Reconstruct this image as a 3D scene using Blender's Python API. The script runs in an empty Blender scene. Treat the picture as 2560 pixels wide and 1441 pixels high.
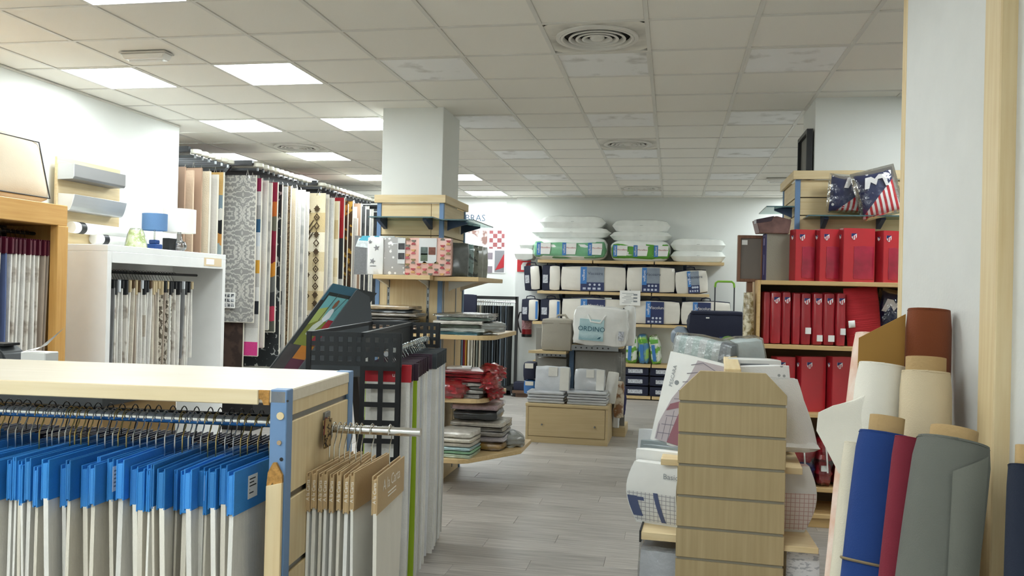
import bpy, bmesh, math, random
from mathutils import Vector, Matrix
random.seed(7)
S = bpy.context.scene
COL = S.collection
# ------------------------------------------------------------------ camera
HC = 1.60; FPX = 2110.0; YAW, PIT, ROLL = .1874, .0043, .0231
_c, _s = math.cos(YAW), math.sin(YAW)
FW = Vector((-_s*math.cos(PIT), _c*math.cos(PIT), math.sin(PIT)))
RT = Vector((_c, _s, 0)); UP = RT.cross(FW)
def ray(px, py):
    a, b = px-1280, py-720.5; cr, sr = math.cos(ROLL), math.sin(ROLL)
    A = cr*a+sr*b; Bb = -sr*a+cr*b
    return FW+RT*(A/FPX)-UP*(Bb/FPX)
def pt(px, py, X=None, Y=None, Z=None):
    d = ray(px, py)
    t = X/d.x if X is not None else Y/d.y if Y is not None else (Z-HC)/d.z
    return Vector((0, 0, HC))+d*t
def rect(x0, y0, x1, y1, Y):
    mx, my = (x0+x1)/2, (y0+y1)/2
    return pt(x0, my, Y=Y).x, pt(x1, my, Y=Y).x, pt(mx, y1, Y=Y).z, pt(mx, y0, Y=Y).z   # xa, xb, za, zb
cam = bpy.data.objects.new('camera', bpy.data.cameras.new('camera')); COL.objects.link(cam)
cr, sr = math.cos(ROLL), math.sin(ROLL)
Rc = RT*cr+UP*sr; Uc = UP*cr-RT*sr
m = Matrix((Rc, Uc, -FW)).transposed().to_4x4(); m.translation = (0, 0, HC)
cam.matrix_world = m
cam.data.lens = 36*FPX/2560; cam.data.sensor_width = 36; cam.data.clip_start = .05
S.camera = cam
# ------------------------------------------------------------------ world and exposure
w = bpy.data.worlds.new('world'); S.world = w; w.use_nodes = True
w.node_tree.nodes['Background'].inputs[0].default_value = (.8, .85, .9, 1)
w.node_tree.nodes['Background'].inputs[1].default_value = .3
S.view_settings.view_transform = 'Standard'; S.view_settings.look = 'None'
S.view_settings.gamma = 1; S.view_settings.use_curve_mapping = False
S.view_settings.exposure = 1.38
LAMP_W = 9.0        # emission strength of every lit ceiling panel
CEIL = HC+1.524
# ------------------------------------------------------------------ materials
def lin(h):
    h = h.lstrip('#'); v = [int(h[i:i+2], 16)/255 for i in (0, 2, 4)]
    return tuple(c/12.92 if c <= .04045 else ((c+.055)/1.055)**2.4 for c in v)+(1,)
MATS = {}
def base(key):
    mt = bpy.data.materials.new(key); mt.use_nodes = True; MATS[key] = mt
    nt = mt.node_tree; return mt, nt, nt.nodes, nt.links, nt.nodes['Principled BSDF']
def coords(N, L, scale=(1, 1, 1), kind='Object'):
    tc = N.new('ShaderNodeTexCoord'); mp = N.new('ShaderNodeMapping'); mp.inputs['Scale'].default_value = scale
    L.new(tc.outputs[kind], mp.inputs[0]); return mp.outputs[0]
def noise(N, L, vec, scale, detail=3):
    n = N.new('ShaderNodeTexNoise'); n.inputs['Scale'].default_value = scale; n.inputs['Detail'].default_value = detail
    L.new(vec, n.inputs['Vector']); return n.outputs['Fac']
def mix(N, L, fac, a, b, mode='MIX'):
    x = N.new('ShaderNodeMix'); x.data_type = 'RGBA'; x.blend_type = mode
    for i, v in ((0, fac), (6, a), (7, b)):
        if isinstance(v, (int, float, tuple)): x.inputs[i].default_value = v
        else: L.new(v, x.inputs[i])
    return x.outputs[2]
def rng(N, L, v, a, b, c=0., d=1.):
    r = N.new('ShaderNodeMapRange'); L.new(v, r.inputs[0])
    for i, k in enumerate((a, b, c, d)): r.inputs[i+1].default_value = k
    return r.outputs[0]
def bump(N, L, P, v, st, dist=.01):
    b = N.new('ShaderNodeBump'); b.inputs['Strength'].default_value = st; b.inputs['Distance'].default_value = dist
    L.new(v, b.inputs['Height']); L.new(b.outputs[0], P.inputs['Normal'])
def M(key, col=None, rough=.6, metal=0, var=.0, vs=6., bs=0., bsc=40., coat=0., rnd=0., sheen=0., spec=.5, stretch=(1, 1, 1), bd=.01):
    """plain material with noise variation (var), bump (bs) and per-object tone (rnd)"""
    if key in MATS: return MATS[key]
    mt, nt, N, L, P = base(key); c = lin(col)
    P.inputs['Roughness'].default_value = rough; P.inputs['Metallic'].default_value = metal
    P.inputs['Coat Weight'].default_value = coat; P.inputs['Coat Roughness'].default_value = .08
    P.inputs['Sheen Weight'].default_value = sheen; P.inputs['Specular IOR Level'].default_value = spec
    v = coords(N, L, stretch); out = c
    if var or True:
        f = noise(N, L, v, vs); f = rng(N, L, f, .3, .7)
        k = max(var, .03); d = tuple(x*(1-k) for x in c[:3])+(1,); e = tuple(min(1, x*(1+k*.6)) for x in c[:3])+(1,)
        out = mix(N, L, f, d, e)
    if rnd:
        oi = N.new('ShaderNodeObjectInfo'); r = rng(N, L, oi.outputs['Random'], 0, 1, 1-rnd, 1+rnd*.5)
        cb = N.new('ShaderNodeCombineColor')
        for i in range(3): L.new(r, cb.inputs[i])
        out = mix(N, L, 1., out, cb.outputs[0], 'MULTIPLY')
    L.new(out, P.inputs['Base Color'])
    if bs: bump(N, L, P, noise(N, L, v, bsc, 4), bs, bd)
    return mt
def WOOD(key, a, b, axis='z', rough=.45, sc=1.):
    if key in MATS: return MATS[key]
    mt, nt, N, L, P = base(key); P.inputs['Roughness'].default_value = rough
    s = {'x': (1.2, 26, 26), 'y': (26, 1.2, 26), 'z': (26, 26, 1.2)}[axis]
    v = coords(N, L, tuple(k*sc for k in s)); f = noise(N, L, v, 2.2, 5)
    g = noise(N, L, coords(N, L, (1, 1, 1)), 3., 2)
    f2 = mix(N, L, .35, f, g)
    L.new(mix(N, L, rng(N, L, f2, .35, .65), lin(a), lin(b)), P.inputs['Base Color'])
    return mt
def BANDS(key, cols, lo, hi, axis=2, rough=.9, bs=.4, smooth=False, wob=.0):
    """constant colour bands along an object axis"""
    if key in MATS: return MATS[key]
    mt, nt, N, L, P = base(key); P.inputs['Roughness'].default_value = rough
    v = coords(N, L); sp = N.new('ShaderNodeSeparateXYZ'); L.new(v, sp.inputs[0]); o = sp.outputs[axis]
    if wob:
        n = noise(N, L, v, 9.); ad = N.new('ShaderNodeMath'); ad.operation = 'MULTIPLY_ADD'
        L.new(n, ad.inputs[0]); ad.inputs[1].default_value = wob; L.new(o, ad.inputs[2]); o = ad.outputs[0]
    f = rng(N, L, o, lo, hi); cr_ = N.new('ShaderNodeValToRGB'); cr_.color_ramp.interpolation = 'LINEAR' if smooth else 'CONSTANT'
    el = cr_.color_ramp.elements; n = len(cols)
    while len(el) < n: el.new(.5)
    for i, c in enumerate(cols): el[i].position = i/n; el[i].color = lin(c)
    L.new(f, cr_.inputs[0])
    nn = noise(N, L, v, 120., 2)
    L.new(mix(N, L, .25, cr_.outputs[0], nn, 'OVERLAY'), P.inputs['Base Color'])
    if bs: bump(N, L, P, nn, bs, .004)
    return mt
def BLOTCH(key, a, b, sc=8., lo=.45, hi=.55, rough=.9, kind='noise', bs=.2, stretch=(1, 1, 1), coat=0.):
    if key in MATS: return MATS[key]
    mt, nt, N, L, P = base(key); P.inputs['Roughness'].default_value = rough; P.inputs['Coat Weight'].default_value = coat
    v = coords(N, L, stretch)
    if kind == 'noise': f = noise(N, L, v, sc, 3)
    elif kind == 'voronoi':
        n = N.new('ShaderNodeTexVoronoi'); n.inputs['Scale'].default_value = sc; L.new(v, n.inputs[0]); f = n.outputs['Distance']
    elif kind == 'check':
        n = N.new('ShaderNodeTexChecker'); n.inputs['Scale'].default_value = sc; L.new(v, n.inputs[0]); f = n.outputs['Fac']
    elif kind == 'lines':
        n = N.new('ShaderNodeTexBrick'); n.offset = 0; n.inputs['Scale'].default_value = 1; n.inputs['Brick Width'].default_value = 1/sc; n.inputs['Row Height'].default_value = 1/sc; n.inputs['Mortar Size'].default_value = .07/sc
        rm = N.new('ShaderNodeMapping'); rm.inputs['Rotation'].default_value = (math.pi/2, 0, 0); L.new(v, rm.inputs[0]); L.new(rm.outputs[0], n.inputs[0]); f = n.outputs['Fac']
    elif kind == 'wave':
        n = N.new('ShaderNodeTexWave'); n.inputs['Scale'].default_value = sc; n.inputs['Distortion'].default_value = 9; n.inputs['Detail'].default_value = 2
        n.inputs['Detail Scale'].default_value = 1.6; L.new(v, n.inputs[0]); f = n.outputs['Fac']
    L.new(mix(N, L, rng(N, L, f, lo, hi), lin(a), lin(b)), P.inputs['Base Color'])
    if bs: bump(N, L, P, noise(N, L, v, 150, 2), bs, .004)
    return mt
def CLEAR(key, tint='#ffffff', gl=.18, bsc=14., refr=.06):
    if key in MATS: return MATS[key]
    mt, nt, N, L, P = base(key); out = N['Material Output']
    t = N.new('ShaderNodeBsdfTransparent'); t.inputs[0].default_value = lin(tint)
    g = N.new('ShaderNodeBsdfGlossy'); g.inputs['Roughness'].default_value = .08
    v = coords(N, L); b = N.new('ShaderNodeBump'); b.inputs['Strength'].default_value = .9; b.inputs['Distance'].default_value = .02
    L.new(noise(N, L, v, bsc, 3), b.inputs['Height']); L.new(b.outputs[0], g.inputs['Normal'])
    fr = N.new('ShaderNodeLayerWeight'); fr.inputs[0].default_value = .35
    r = rng(N, L, fr.outputs['Fresnel'], 0, 1, refr, gl+.45)
    x = N.new('ShaderNodeMixShader'); L.new(r, x.inputs[0]); L.new(t.outputs[0], x.inputs[1]); L.new(g.outputs[0], x.inputs[2])
    L.new(x.outputs[0], out.inputs['Surface']); return mt
def EMIT(key, col, st):
    if key in MATS: return MATS[key]
    mt, nt, N, L, P = base(key); P.inputs['Base Color'].default_value = lin(col)
    P.inputs['Emission Color'].default_value = lin(col); P.inputs['Emission Strength'].default_value = st; return mt
# ------------------------------------------------------------------ mesh builder
class MB:
    def __init__(s): s.v = []; s.f = []; s.sm = False
    def add(s, V, F):
        n = len(s.v); s.v += [tuple(p) for p in V]; s.f += [tuple(i+n for i in f) for f in F]; return s
    def box(s, x0, x1, y0, y1, z0, z1, mx=None):
        V = [Vector((x, y, z)) for z in (z0, z1) for y in (y0, y1) for x in (x0, x1)]
        if mx: V = [mx @ p for p in V]
        return s.add(V, [(0, 2, 3, 1), (4, 5, 7, 6), (0, 1, 5, 4), (2, 6, 7, 3), (0, 4, 6, 2), (1, 3, 7, 5)])
    def bar(s, p, q, wd, th, up=(0, 0, 1)):
        p, q = Vector(p), Vector(q); d = (q-p).normalized(); a = d.cross(Vector(up)).normalized(); b = a.cross(d)
        V = []
        for e in (p, q):
            for i, j in ((-1, -1), (1, -1), (1, 1), (-1, 1)): V.append(e+a*(i*wd/2)+b*(j*th/2))
        return s.add(V, [(3, 2, 1, 0), (4, 5, 6, 7), (0, 1, 5, 4), (1, 2, 6, 5), (2, 3, 7, 6), (3, 0, 4, 7)])
    def tube(s, P, r, n=8, caps=True, close=False):
        P = [Vector(p) for p in P]; V = []; F = []; R = r if isinstance(r, (list, tuple)) else [r]*len(P)
        a = None
        for i, p in enumerate(P):
            d = (P[min(i+1, len(P)-1)]-P[max(i-1, 0)]).normalized()
            if a is None: a = d.orthogonal().normalized()
            else:
                a = a-d*a.dot(d); a = a.normalized() if a.length > 1e-6 else d.orthogonal().normalized()
            b = d.cross(a)
            for k in range(n):
                t = 2*math.pi*k/n; V.append(p+a*(R[i]*math.cos(t))+b*(R[i]*math.sin(t)))
        for i in range(len(P)-1):
            for k in range(n): F.append((i*n+k, i*n+(k+1) % n, (i+1)*n+(k+1) % n, (i+1)*n+k))
        if caps: F.append(tuple(range(n-1, -1, -1))); F.append(tuple((len(P)-1)*n+k for k in range(n)))
        s.sm = True; return s.add(V, F)
    def lathe(s, prof, n=24, o=(0, 0, 0)):
        V = []; F = []
        for r, z in prof:
            for k in range(n):
                t = 2*math.pi*k/n; V.append((o[0]+r*math.cos(t), o[1]+r*math.sin(t), o[2]+z))
        for i in range(len(prof)-1):
            for k in range(n): F.append((i*n+k, i*n+(k+1) % n, (i+1)*n+(k+1) % n, (i+1)*n+k))
        s.sm = True; return s.add(V, F)
    def prism(s, poly, d0, d1, axis='y', mx=None):
        """poly in the plane normal to axis; extruded d0..d1"""
        def mk(u, w, d): return Vector({'y': (u, d, w), 'x': (d, u, w), 'z': (u, w, d)}[axis])
        n = len(poly); V = [mk(u, w_, d0) for u, w_ in poly]+[mk(u, w_, d1) for u, w_ in poly]
        if mx: V = [mx @ p for p in V]
        F = [tuple(range(n)), tuple(range(2*n-1, n-1, -1))]+[(i, i+n, (i+1) % n+n, (i+1) % n) for i in range(n)]
        return s.add(V, F)
    def grid(s, fn, nu, nv, th=None):
        """fn(u,v)->point; th -> closed double sheet with offset vector function/const"""
        A = [[Vector(fn(i/nu, j/nv)) for i in range(nu+1)] for j in range(nv+1)]
        V = [p for r in A for p in r]; F = []; W = nu+1
        for j in range(nv):
            for i in range(nu): F.append((j*W+i, j*W+i+1, (j+1)*W+i+1, (j+1)*W+i))
        if th is not None:
            n = len(V); V = V+[p+Vector(th) for p in V]
            F = F+[tuple(k+n for k in reversed(f)) for f in F]
            edge = [i for i in range(W)]+[j*W+nu for j in range(1, nv+1)]+[nv*W+i for i in range(nu-1, -1, -1)]+[j*W for j in range(nv-1, 0, -1)]
            for a, b in zip(edge, edge[1:]+edge[:1]): F.append((b, a, a+n, b+n))
        s.sm = True; return s.add(V, F)
    def pillow(s, sx, sy, sz, o=(0, 0, 0), p=3., q=.5, nu=14, nv=10, seed=0, wr=.0, flat=.0, mx=None):
        """soft cushion lying in xy, thickness z; flat 0..1 flattens the bottom"""
        r = random.Random(seed); ph = [r.uniform(0, 6) for _ in range(6)]
        V = []; F = []; W = nu+1
        for sd in (1, -1):
            for j in range(nv+1):
                for i in range(nu+1):
                    u, v_ = -1+2*i/nu, -1+2*j/nv
                    h = (max(0, 1-abs(u)**p)*max(0, 1-abs(v_)**p))**q
                    pin = 1-.05*(1-abs(abs(u)-abs(v_)))*0-.06*(1-v_*v_)*abs(u)**4*0
                    x = u*sx/2*(1-.05*(1-v_*v_)*0); y = v_*sy/2
                    k = wr*(math.sin(5*u+ph[0]+2*v_)+math.sin(8*v_+ph[1]-3*u)+.6*math.sin(13*u+ph[2]))
                    z = sd*h*sz/2*(1+k)
                    if sd < 0: z *= (1-flat)
                    V.append((x+o[0], y+o[1], z+o[2]))
        n = W*(nv+1)
        for j in range(nv):
            for i in range(nu):
                q4 = (j*W+i, j*W+i+1, (j+1)*W+i+1, (j+1)*W+i); F.append(q4); F.append(tuple(k+n for k in reversed(q4)))
        edge = [i for i in range(W)]+[j*W+nu for j in range(1, nv+1)]+[nv*W+i for i in range(nu-1, -1, -1)]+[j*W for j in range(nv-1, 0, -1)]
        for a, b in zip(edge, edge[1:]+edge[:1]): F.append((b, a, a+n, b+n))
        if mx: V = [mx @ Vector(p_) for p_ in V]
        s.sm = True; return s.add(V, F)
    def soft(s, sx, sy, sz, o=(0, 0, 0), n=6, bulge=.0, rnd=.25, wr=0., seed=0, mx=None):
        """box subdivided with rounded edges, bulging faces and wrinkles (wrapped goods)"""
        r = random.Random(seed); ph = [r.uniform(0, 6) for _ in range(4)]
        bm = bmesh.new(); bmesh.ops.create_cube(bm, size=2)
        bmesh.ops.subdivide_edges(bm, edges=bm.edges[:], cuts=n, use_grid_fill=True)
        rr = rnd*min(sx, sy, sz)/2; hx, hy, hz = sx/2, sy/2, sz/2
        for v in bm.verts:
            c = v.co.copy(); p = Vector((c.x*hx, c.y*hy, c.z*hz))
            inn = Vector((max(-hx+rr, min(hx-rr, p.x)), max(-hy+rr, min(hy-rr, p.y)), max(-hz+rr, min(hz-rr, p.z))))
            d = p-inn
            if d.length > 1e-9: p = inn+d.normalized()*rr
            k = bulge*min(sx, sy, sz)
            p += Vector((c.x*k*(1-c.y**2)*(1-c.z**2), c.y*k*(1-c.x**2)*(1-c.z**2), c.z*k*(1-c.x**2)*(1-c.y**2)))
            if wr:
                g = wr*(math.sin(7*c.x+ph[0]+4*c.z)+math.sin(9*c.z+ph[1]-3*c.y)+.6*math.sin(14*c.y+ph[2]+5*c.x))
                p += c.normalized()*g
            v.co = p+Vector(o)
            if mx: v.co = mx @ v.co
        bm.verts.index_update(); n0 = len(s.v)
        s.v += [tuple(v.co) for v in bm.verts]; s.f += [tuple(v.index+n0 for v in f.verts) for f in bm.faces]; bm.free()
        s.sm = True; return s
    def mesh(s, name, mat=None, bevel=0., seg=1):
        me = bpy.data.meshes.new(name); me.from_pydata(s.v, [], s.f)
        bm = bmesh.new(); bm.from_mesh(me); bmesh.ops.recalc_face_normals(bm, faces=bm.faces[:])
        if bevel: bmesh.ops.bevel(bm, geom=bm.edges[:], offset=bevel, segments=seg, affect='EDGES', clamp_overlap=True)
        bm.to_mesh(me); bm.free()
        if s.sm:
            for p in me.polygons: p.use_smooth = True
            try: me.set_sharp_from_angle(angle=.7)
            except Exception: pass
        if mat: me.materials.append(mat)
        return me
def link(name, me, parent=None, loc=None, rot=None):
    o = bpy.data.objects.new(name, me); COL.objects.link(o)
    if parent is not None: o.parent = parent
    if loc is not None: o.location = loc
    if rot is not None: o.rotation_euler = rot
    return o
def obj(name, mb, mat, parent=None, bevel=0., loc=None, rot=None, label=None, seg=1):
    o = link(name, mb.mesh(name, mat, bevel, seg), parent, loc, rot)
    if label: o['label'] = label
    return o
def tag(o, label, cat, group=None):
    o['label'] = label; o['category'] = cat
    if group: o['group'] = group
    return o
def thing(name, label, cat, loc=(0, 0, 0), rz=0, group=None, rot=None):
    o = link(name, None, None, loc, rot or (0, 0, rz)); o.empty_display_size = .05
    return tag(o, label, cat, group)
def struct(name, mb, mat, bevel=0., parent=None):
    o = obj(name, mb, mat, parent, bevel); o['kind'] = 'structure'; return o
TXT = {}
def prep_texts(words):
    for t in words:
        cu = bpy.data.curves.new('t', 'FONT'); cu.body = t; cu.size = 1; cu.align_x = 'CENTER'; cu.align_y = 'CENTER'; cu.resolution_u = 2; cu.extrude = .01
        o = bpy.data.objects.new('t', cu); COL.objects.link(o)
        TXT[t] = o
    dg = bpy.context.evaluated_depsgraph_get()
    for t, o in list(TXT.items()):
        me = bpy.data.meshes.new_from_object(o.evaluated_get(dg)); me.name = 'lettering'; TXT[t] = me
        cu = o.data; bpy.data.objects.remove(o); bpy.data.curves.remove(cu)
def text(t, size, mat, parent, loc, rot=(math.pi/2, 0, 0), name='lettering', sx=1.):
    key = (t, mat.name)
    if key not in TXT:
        me = TXT[t].copy(); me.materials.clear(); me.materials.append(mat); TXT[key] = me
    o = link(name, TXT[key], parent, loc, rot); o.scale = (size*sx, size, size*.1); return o
prep_texts(['ALFOMBRAS', 'acogedores   absorbe ruido', 'velfont', 'Viscoaire', 'Viscoluna', 'ORDINO', 'A la Carta', 'Microfibra', 'Bcorp', 'us', 'PESCARA', 'Basic', 'D'])
# ================================================================== STRUCTURE
WALL = M('wall_paint', '#e9ebe7', .85, var=.02, vs=2., bs=.05, bsc=90)
WALLD = M('wall_grey', '#8d8b86', .9, var=.06, vs=2.)
TILE = M('ceiling_tile', '#f4f1e8', .95, var=.03, vs=260, bs=.25, bsc=300, rnd=.03, bd=.002)
GRID = M('grid_white', '#e2e0d8', .5)
MAPLE = WOOD('maple', '#d9bf8f', '#e6d2a8'); MAPLEX = WOOD('maple_x', '#d9bf8f', '#e6d2a8', 'x'); MAPLEY = WOOD('maple_y', '#d9bf8f', '#e6d2a8', 'y')
CREAM = WOOD('cream_laminate', '#ddd2ba', '#e6dcc8', 'x', .35)
BLUEP = M('blue_post', '#6f90b8', .45, var=.05)
CHROME = M('chrome', '#d8d8d6', .16, 1); STEEL = M('steel', '#8f9294', .35, 1)
BLACK = M('black_metal', '#1b1c1e', .4); DARK = M('dark_grey', '#3a3d40', .55, var=.08)
WHITE = M('white', '#eeeeea', .5); NAVY = M('navy_cloth', '#1b2038', .7, bs=.2, bsc=120); PAPER = M('paper', '#f3f2ee', .8)
X0, Y0 = -.7715, 4.7287                       # ceiling grid lines: X0+.6i, Y0+.6j
def cell(i, j): return X0+.6*i+.3, Y0+.6*j+.3
# floor of grey planks
mt, nt, N, L, P = base('floor_plank'); P.inputs['Roughness'].default_value = .38
v = coords(N, L, (2., 30, 30)); f = noise(N, L, v, 2.5, 5)
oi = N.new('ShaderNodeObjectInfo'); va = N.new('ShaderNodeVectorMath'); va.operation = 'ADD'; L.new(v, va.inputs[0])
cb = N.new('ShaderNodeCombineXYZ'); ml = N.new('ShaderNodeMath'); ml.operation = 'MULTIPLY'; ml.inputs[1].default_value = 50
L.new(oi.outputs['Random'], ml.inputs[0]); L.new(ml.outputs[0], cb.inputs[0]); L.new(ml.outputs[0], cb.inputs[1]); L.new(cb.outputs[0], va.inputs[1])
f = noise(N, L, va.outputs[0], 1.6, 5)
c1 = mix(N, L, rng(N, L, f, .3, .7), lin('#968f89'), lin('#beb9b2'))
r = rng(N, L, oi.outputs['Random'], 0, 1, .84, 1.06); c3 = N.new('ShaderNodeCombineColor')
for i in range(3): L.new(r, c3.inputs[i])
L.new(mix(N, L, 1., c1, c3.outputs[0], 'MULTIPLY'), P.inputs['Base Color'])
FLOORM = mt
floor = struct('floor', MB().box(-9, 4.2, -3.2, 14, -.1, -.004), FLOORM)
pl = MB().box(-.599, .599, -.0945, .0945, -.006, 0).mesh('plank', FLOORM, .0012)
k = 0
for j in range(52):
    y = 3.55+.19*j
    off = (j*.43) % 1.2
    x = -2.6+off-1.2
    while x < 2.2:
        if -2.4 < x+.6 and k < 298 and not (x > .9 and y < 4.2):
            link('plank', pl, floor, (x+.6, y, 0)); k += 1
        x += 1.2
far = MB(); 
for yy0, yy1, xx0, xx1 in ((3.455, 13.4, -9, -3.2), (-3.2, 3.455, -9, 4.2), (3.455, 14, 2.9, 4.2)):
    far.box(xx0, xx1, yy0, yy1, -.006, -.0005)
o = obj('plank_field', far, FLOORM, floor); o['kind'] = 'stuff'
# ceiling
ceil = struct('ceiling', MB().box(-9, 4.2, -3.2, 14, CEIL+.03, CEIL+.12), M('ceiling_void', '#cfccc3', .95))
LIT = [(i, j) for i in (-8, -6, -4) for j in (-2, 1, 4, 7, 10, 13)]+[(-6, -8), (-4, -8), (-6, -11), (-4, -11)]+[(4, 13), (4, 10), (4, 7), (4, 1), (4, -5), (0, -2), (-2, -8), (0, -8), (-2, -11)]  # unseen panels behind the camera, overhead and at right are added for brightness
OFF = [(4, 4), (4, -2), (2, -8)]+[(i, j) for i in (-2, 0, 2) for j in (-2, 1, 4, 7, 10, 13) if (i, j) != (0, -2)]
VENT = [(0, 0), (0, 6), (0, 12), (-6, 6)]
tl = MB().box(-.289, .289, -.289, .289, 0, .018).mesh('ceiling_tile', TILE, .003)
used = set(LIT+OFF+VENT); rest = MB()
k = 0
for j in range(-3, 15):
    for i in range(-11, 5):
        if (i, j) in used: continue
        x, y = cell(i, j)
        if y > 13.2 or (x < -4.7 and y < 7.3): continue
        if k < 300: link('ceiling_tile', tl, ceil, (x, y, CEIL+.004)); k += 1
        else: rest.box(x-.289, x+.289, y-.289, y+.289, CEIL+.004, CEIL+.02)
for j in range(-13, 16):
    for i in range(-14, 9):
        x, y = cell(i, j)
        if (-3 <= j <= 14 and -11 <= i <= 4 and y < 13.2) or (i, j) in used or y > 13.7: continue
        rest.box(x-.289, x+.289, y-.289, y+.289, CEIL+.004, CEIL+.02)
o = obj('tile_field', rest, TILE, ceil); o['kind'] = 'stuff'
for i in range(-13, 9): obj('grid_bar', MB().box(X0+.6*i-.012, X0+.6*i+.012, -3.2, 13.6, CEIL-.002, CEIL+.03), GRID, ceil)
for j in range(-13, 15): obj('grid_bar', MB().box(-9, 4.2, Y0+.6*j-.012, Y0+.6*j+.012, CEIL-.0015, CEIL+.03), GRID, ceil)
# walls
struct('wall_left', MB().box(-4.85, -4.7, -3.2, 7.385, 0, CEIL+.03), WALL)
struct('wall_recess', MB().box(-9.1, -8.95, 7.2, 14, 0, CEIL+.03), WALL)
struct('wall_recess_near', MB().box(-9, -4.85, 7.2, 7.35, 0, CEIL+.03), WALL)
struct('wall_back', MB().box(-2.49, 4.2, 13.4, 13.6, 0, CEIL+.03), WALL)
struct('wall_back_poster', MB().box(-9, -2.49, 13.5, 13.7, 0, CEIL+.03), WALL)
struct('wall_right', MB().box(4.2, 4.35, -3.2, 14, 0, CEIL+.03), WALL)
struct('wall_front', MB().box(-9, 4.2, -3.35, -3.2, 0, CEIL+.03), WALL)
struct('trim_1', MB().box(-4.704, -4.692, -3.2, 7.385, CEIL-.018, CEIL-.002), GRID)
struct('pillar_1', MB().box(-2.436, -1.905, 6.805, 7.345, 0, CEIL+.03), WALL, .004)
struct('pillar_2', MB().box(1.04, 1.75, 6.72, 7.31, 0, CEIL+.03), WALL, .004)
# light panels
LEDON = EMIT('led_panel_lit', '#f4fdff', LAMP_W)
mt, nt, N, L, P = base('led_panel_off'); P.inputs['Roughness'].default_value = .5
v = coords(N, L, (1, 1, 1)); oi = N.new('ShaderNodeObjectInfo'); va = N.new('ShaderNodeVectorMath'); va.operation = 'ADD'; L.new(v, va.inputs[0])
cb = N.new('ShaderNodeCombineXYZ'); ml = N.new('ShaderNodeMath'); ml.operation = 'MULTIPLY'; ml.inputs[1].default_value = 30
L.new(oi.outputs['Random'], ml.inputs[0]); L.new(ml.outputs[0], cb.inputs[0]); L.new(cb.outputs[0], va.inputs[1])
f = noise(N, L, va.outputs[0], 5., 5); L.new(mix(N, L, rng(N, L, f, .55, .72), lin('#f4f4f2'), lin('#c6c4be')), P.inputs['Base Color'])
LEDOFF = mt
fr = MB()
for a, b, c, d in ((-.298, .298, -.298, -.28), (-.298, .298, .28, .298), (-.298, -.28, -.28, .28), (.28, .298, -.28, .28)): fr.box(a, b, c, d, -.004, .02)
frm = fr.mesh('frame', GRID); on = MB().box(-.28, .28, -.28, .28, -.001, .01).mesh('diffuser', LEDON); off = MB().box(-.28, .28, -.28, .28, .001, .01).mesh('diffuser', LEDOFF)
for L_, me, lab, grp in ((LIT, on, 'lit square ceiling panel glowing white among the grey ceiling tiles', 'lit ceiling panels'), (OFF, off, 'switched off square ceiling panel, pale and smudged, between ceiling tiles', 'switched off ceiling panels')):
    for (i, j) in L_:
        x, y = cell(i, j)
        colw = {-8: 'row over the rugs', -6: 'row beside the white left wall', -4: 'row left of the centre pillar', -2: 'row right of the centre pillar', 0: 'row of round diffusers', 2: 'row left of the right pillar', 4: 'row right of the right pillar', 6: 'row by the right wall'}[i]
        od = {13: 'first', 10: 'second', 7: 'third', 4: 'fourth', 1: 'fifth', -2: 'sixth', -5: 'seventh', -8: 'eighth', -11: 'ninth'}[j]
        lb_ = '%s ceiling panel, %s, %s from back wall' % ('lit white' if me is on else 'unlit smudged', colw, od)
        t = thing('ceiling_light', lb_, 'ceiling light', (x, y, CEIL), 0, grp)
        link('frame', frm, t); link('diffuser', me, t)
# round diffusers
DUCT_SHADE = M('vent_shadow', '#2c2a28', .9)  # shade inside the duct, painted as a dark colour
ringm = []
for r0 in (.22, .172, .13, .092):
    ringm.append(MB().lathe([(r0, -.008), (r0-.014, -.011), (r0-.020, -.002), (r0-.023, .012), (r0-.019, .012), (r0-.008, .002), (r0, -.008)], 36).mesh('ring', GRID))
plate = MB().lathe([(.248, .002), (.246, -.006), (.222, -.008), (.215, .004), (.215, .002), (.248, .002)], 40).mesh('collar', GRID)
core = MB().lathe([(.001, -.01), (.035, -.01), (.045, 0), (.04, .01)], 24).mesh('core', GRID)
duct = MB().lathe([(.214, .003), (.2, .024), (.001, .024)], 32).mesh('duct', DUCT_SHADE)
mt, nt, N, L, P = base('stained_tile'); P.inputs['Roughness'].default_value = .95
v = coords(N, L); vl = N.new('ShaderNodeVectorMath'); vl.operation = 'LENGTH'; L.new(v, vl.inputs[0])
a = rng(N, L, vl.outputs['Value'], .24, .36, 1, 0); n_ = rng(N, L, noise(N, L, v, 4., 3), .35, .7); ml = N.new('ShaderNodeMath'); ml.operation = 'MULTIPLY'; L.new(a, ml.inputs[0]); L.new(n_, ml.inputs[1])
L.new(mix(N, L, ml.outputs[0], lin('#edeae0'), lin('#8b8880')), P.inputs['Base Color'])
sq = MB()
for k in range(36):
    a0, a1 = 2*math.pi*k/36, 2*math.pi*(k+1)/36
    def e(a): 
        c, s = math.cos(a), math.sin(a); q = .289/max(abs(c), abs(s)); return (c*q, s*q)
    p0, p1 = e(a0), e(a1)
    sq.add([(.22*math.cos(a0), .22*math.sin(a0), .003), (p0[0], p0[1], .003), (p1[0], p1[1], .003), (.22*math.cos(a1), .22*math.sin(a1), .003)], [(0, 1, 2, 3)])
sqm = sq.mesh('base_tile', mt)
labs = ['large round ceiling air diffuser with concentric rings on a soot stained tile', 'round ceiling air diffuser midway along the row of diffusers above the aisle', 'small looking round ceiling air diffuser close to the white back wall', 'round ceiling air diffuser between lit panels by the hanging rugs']
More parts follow.
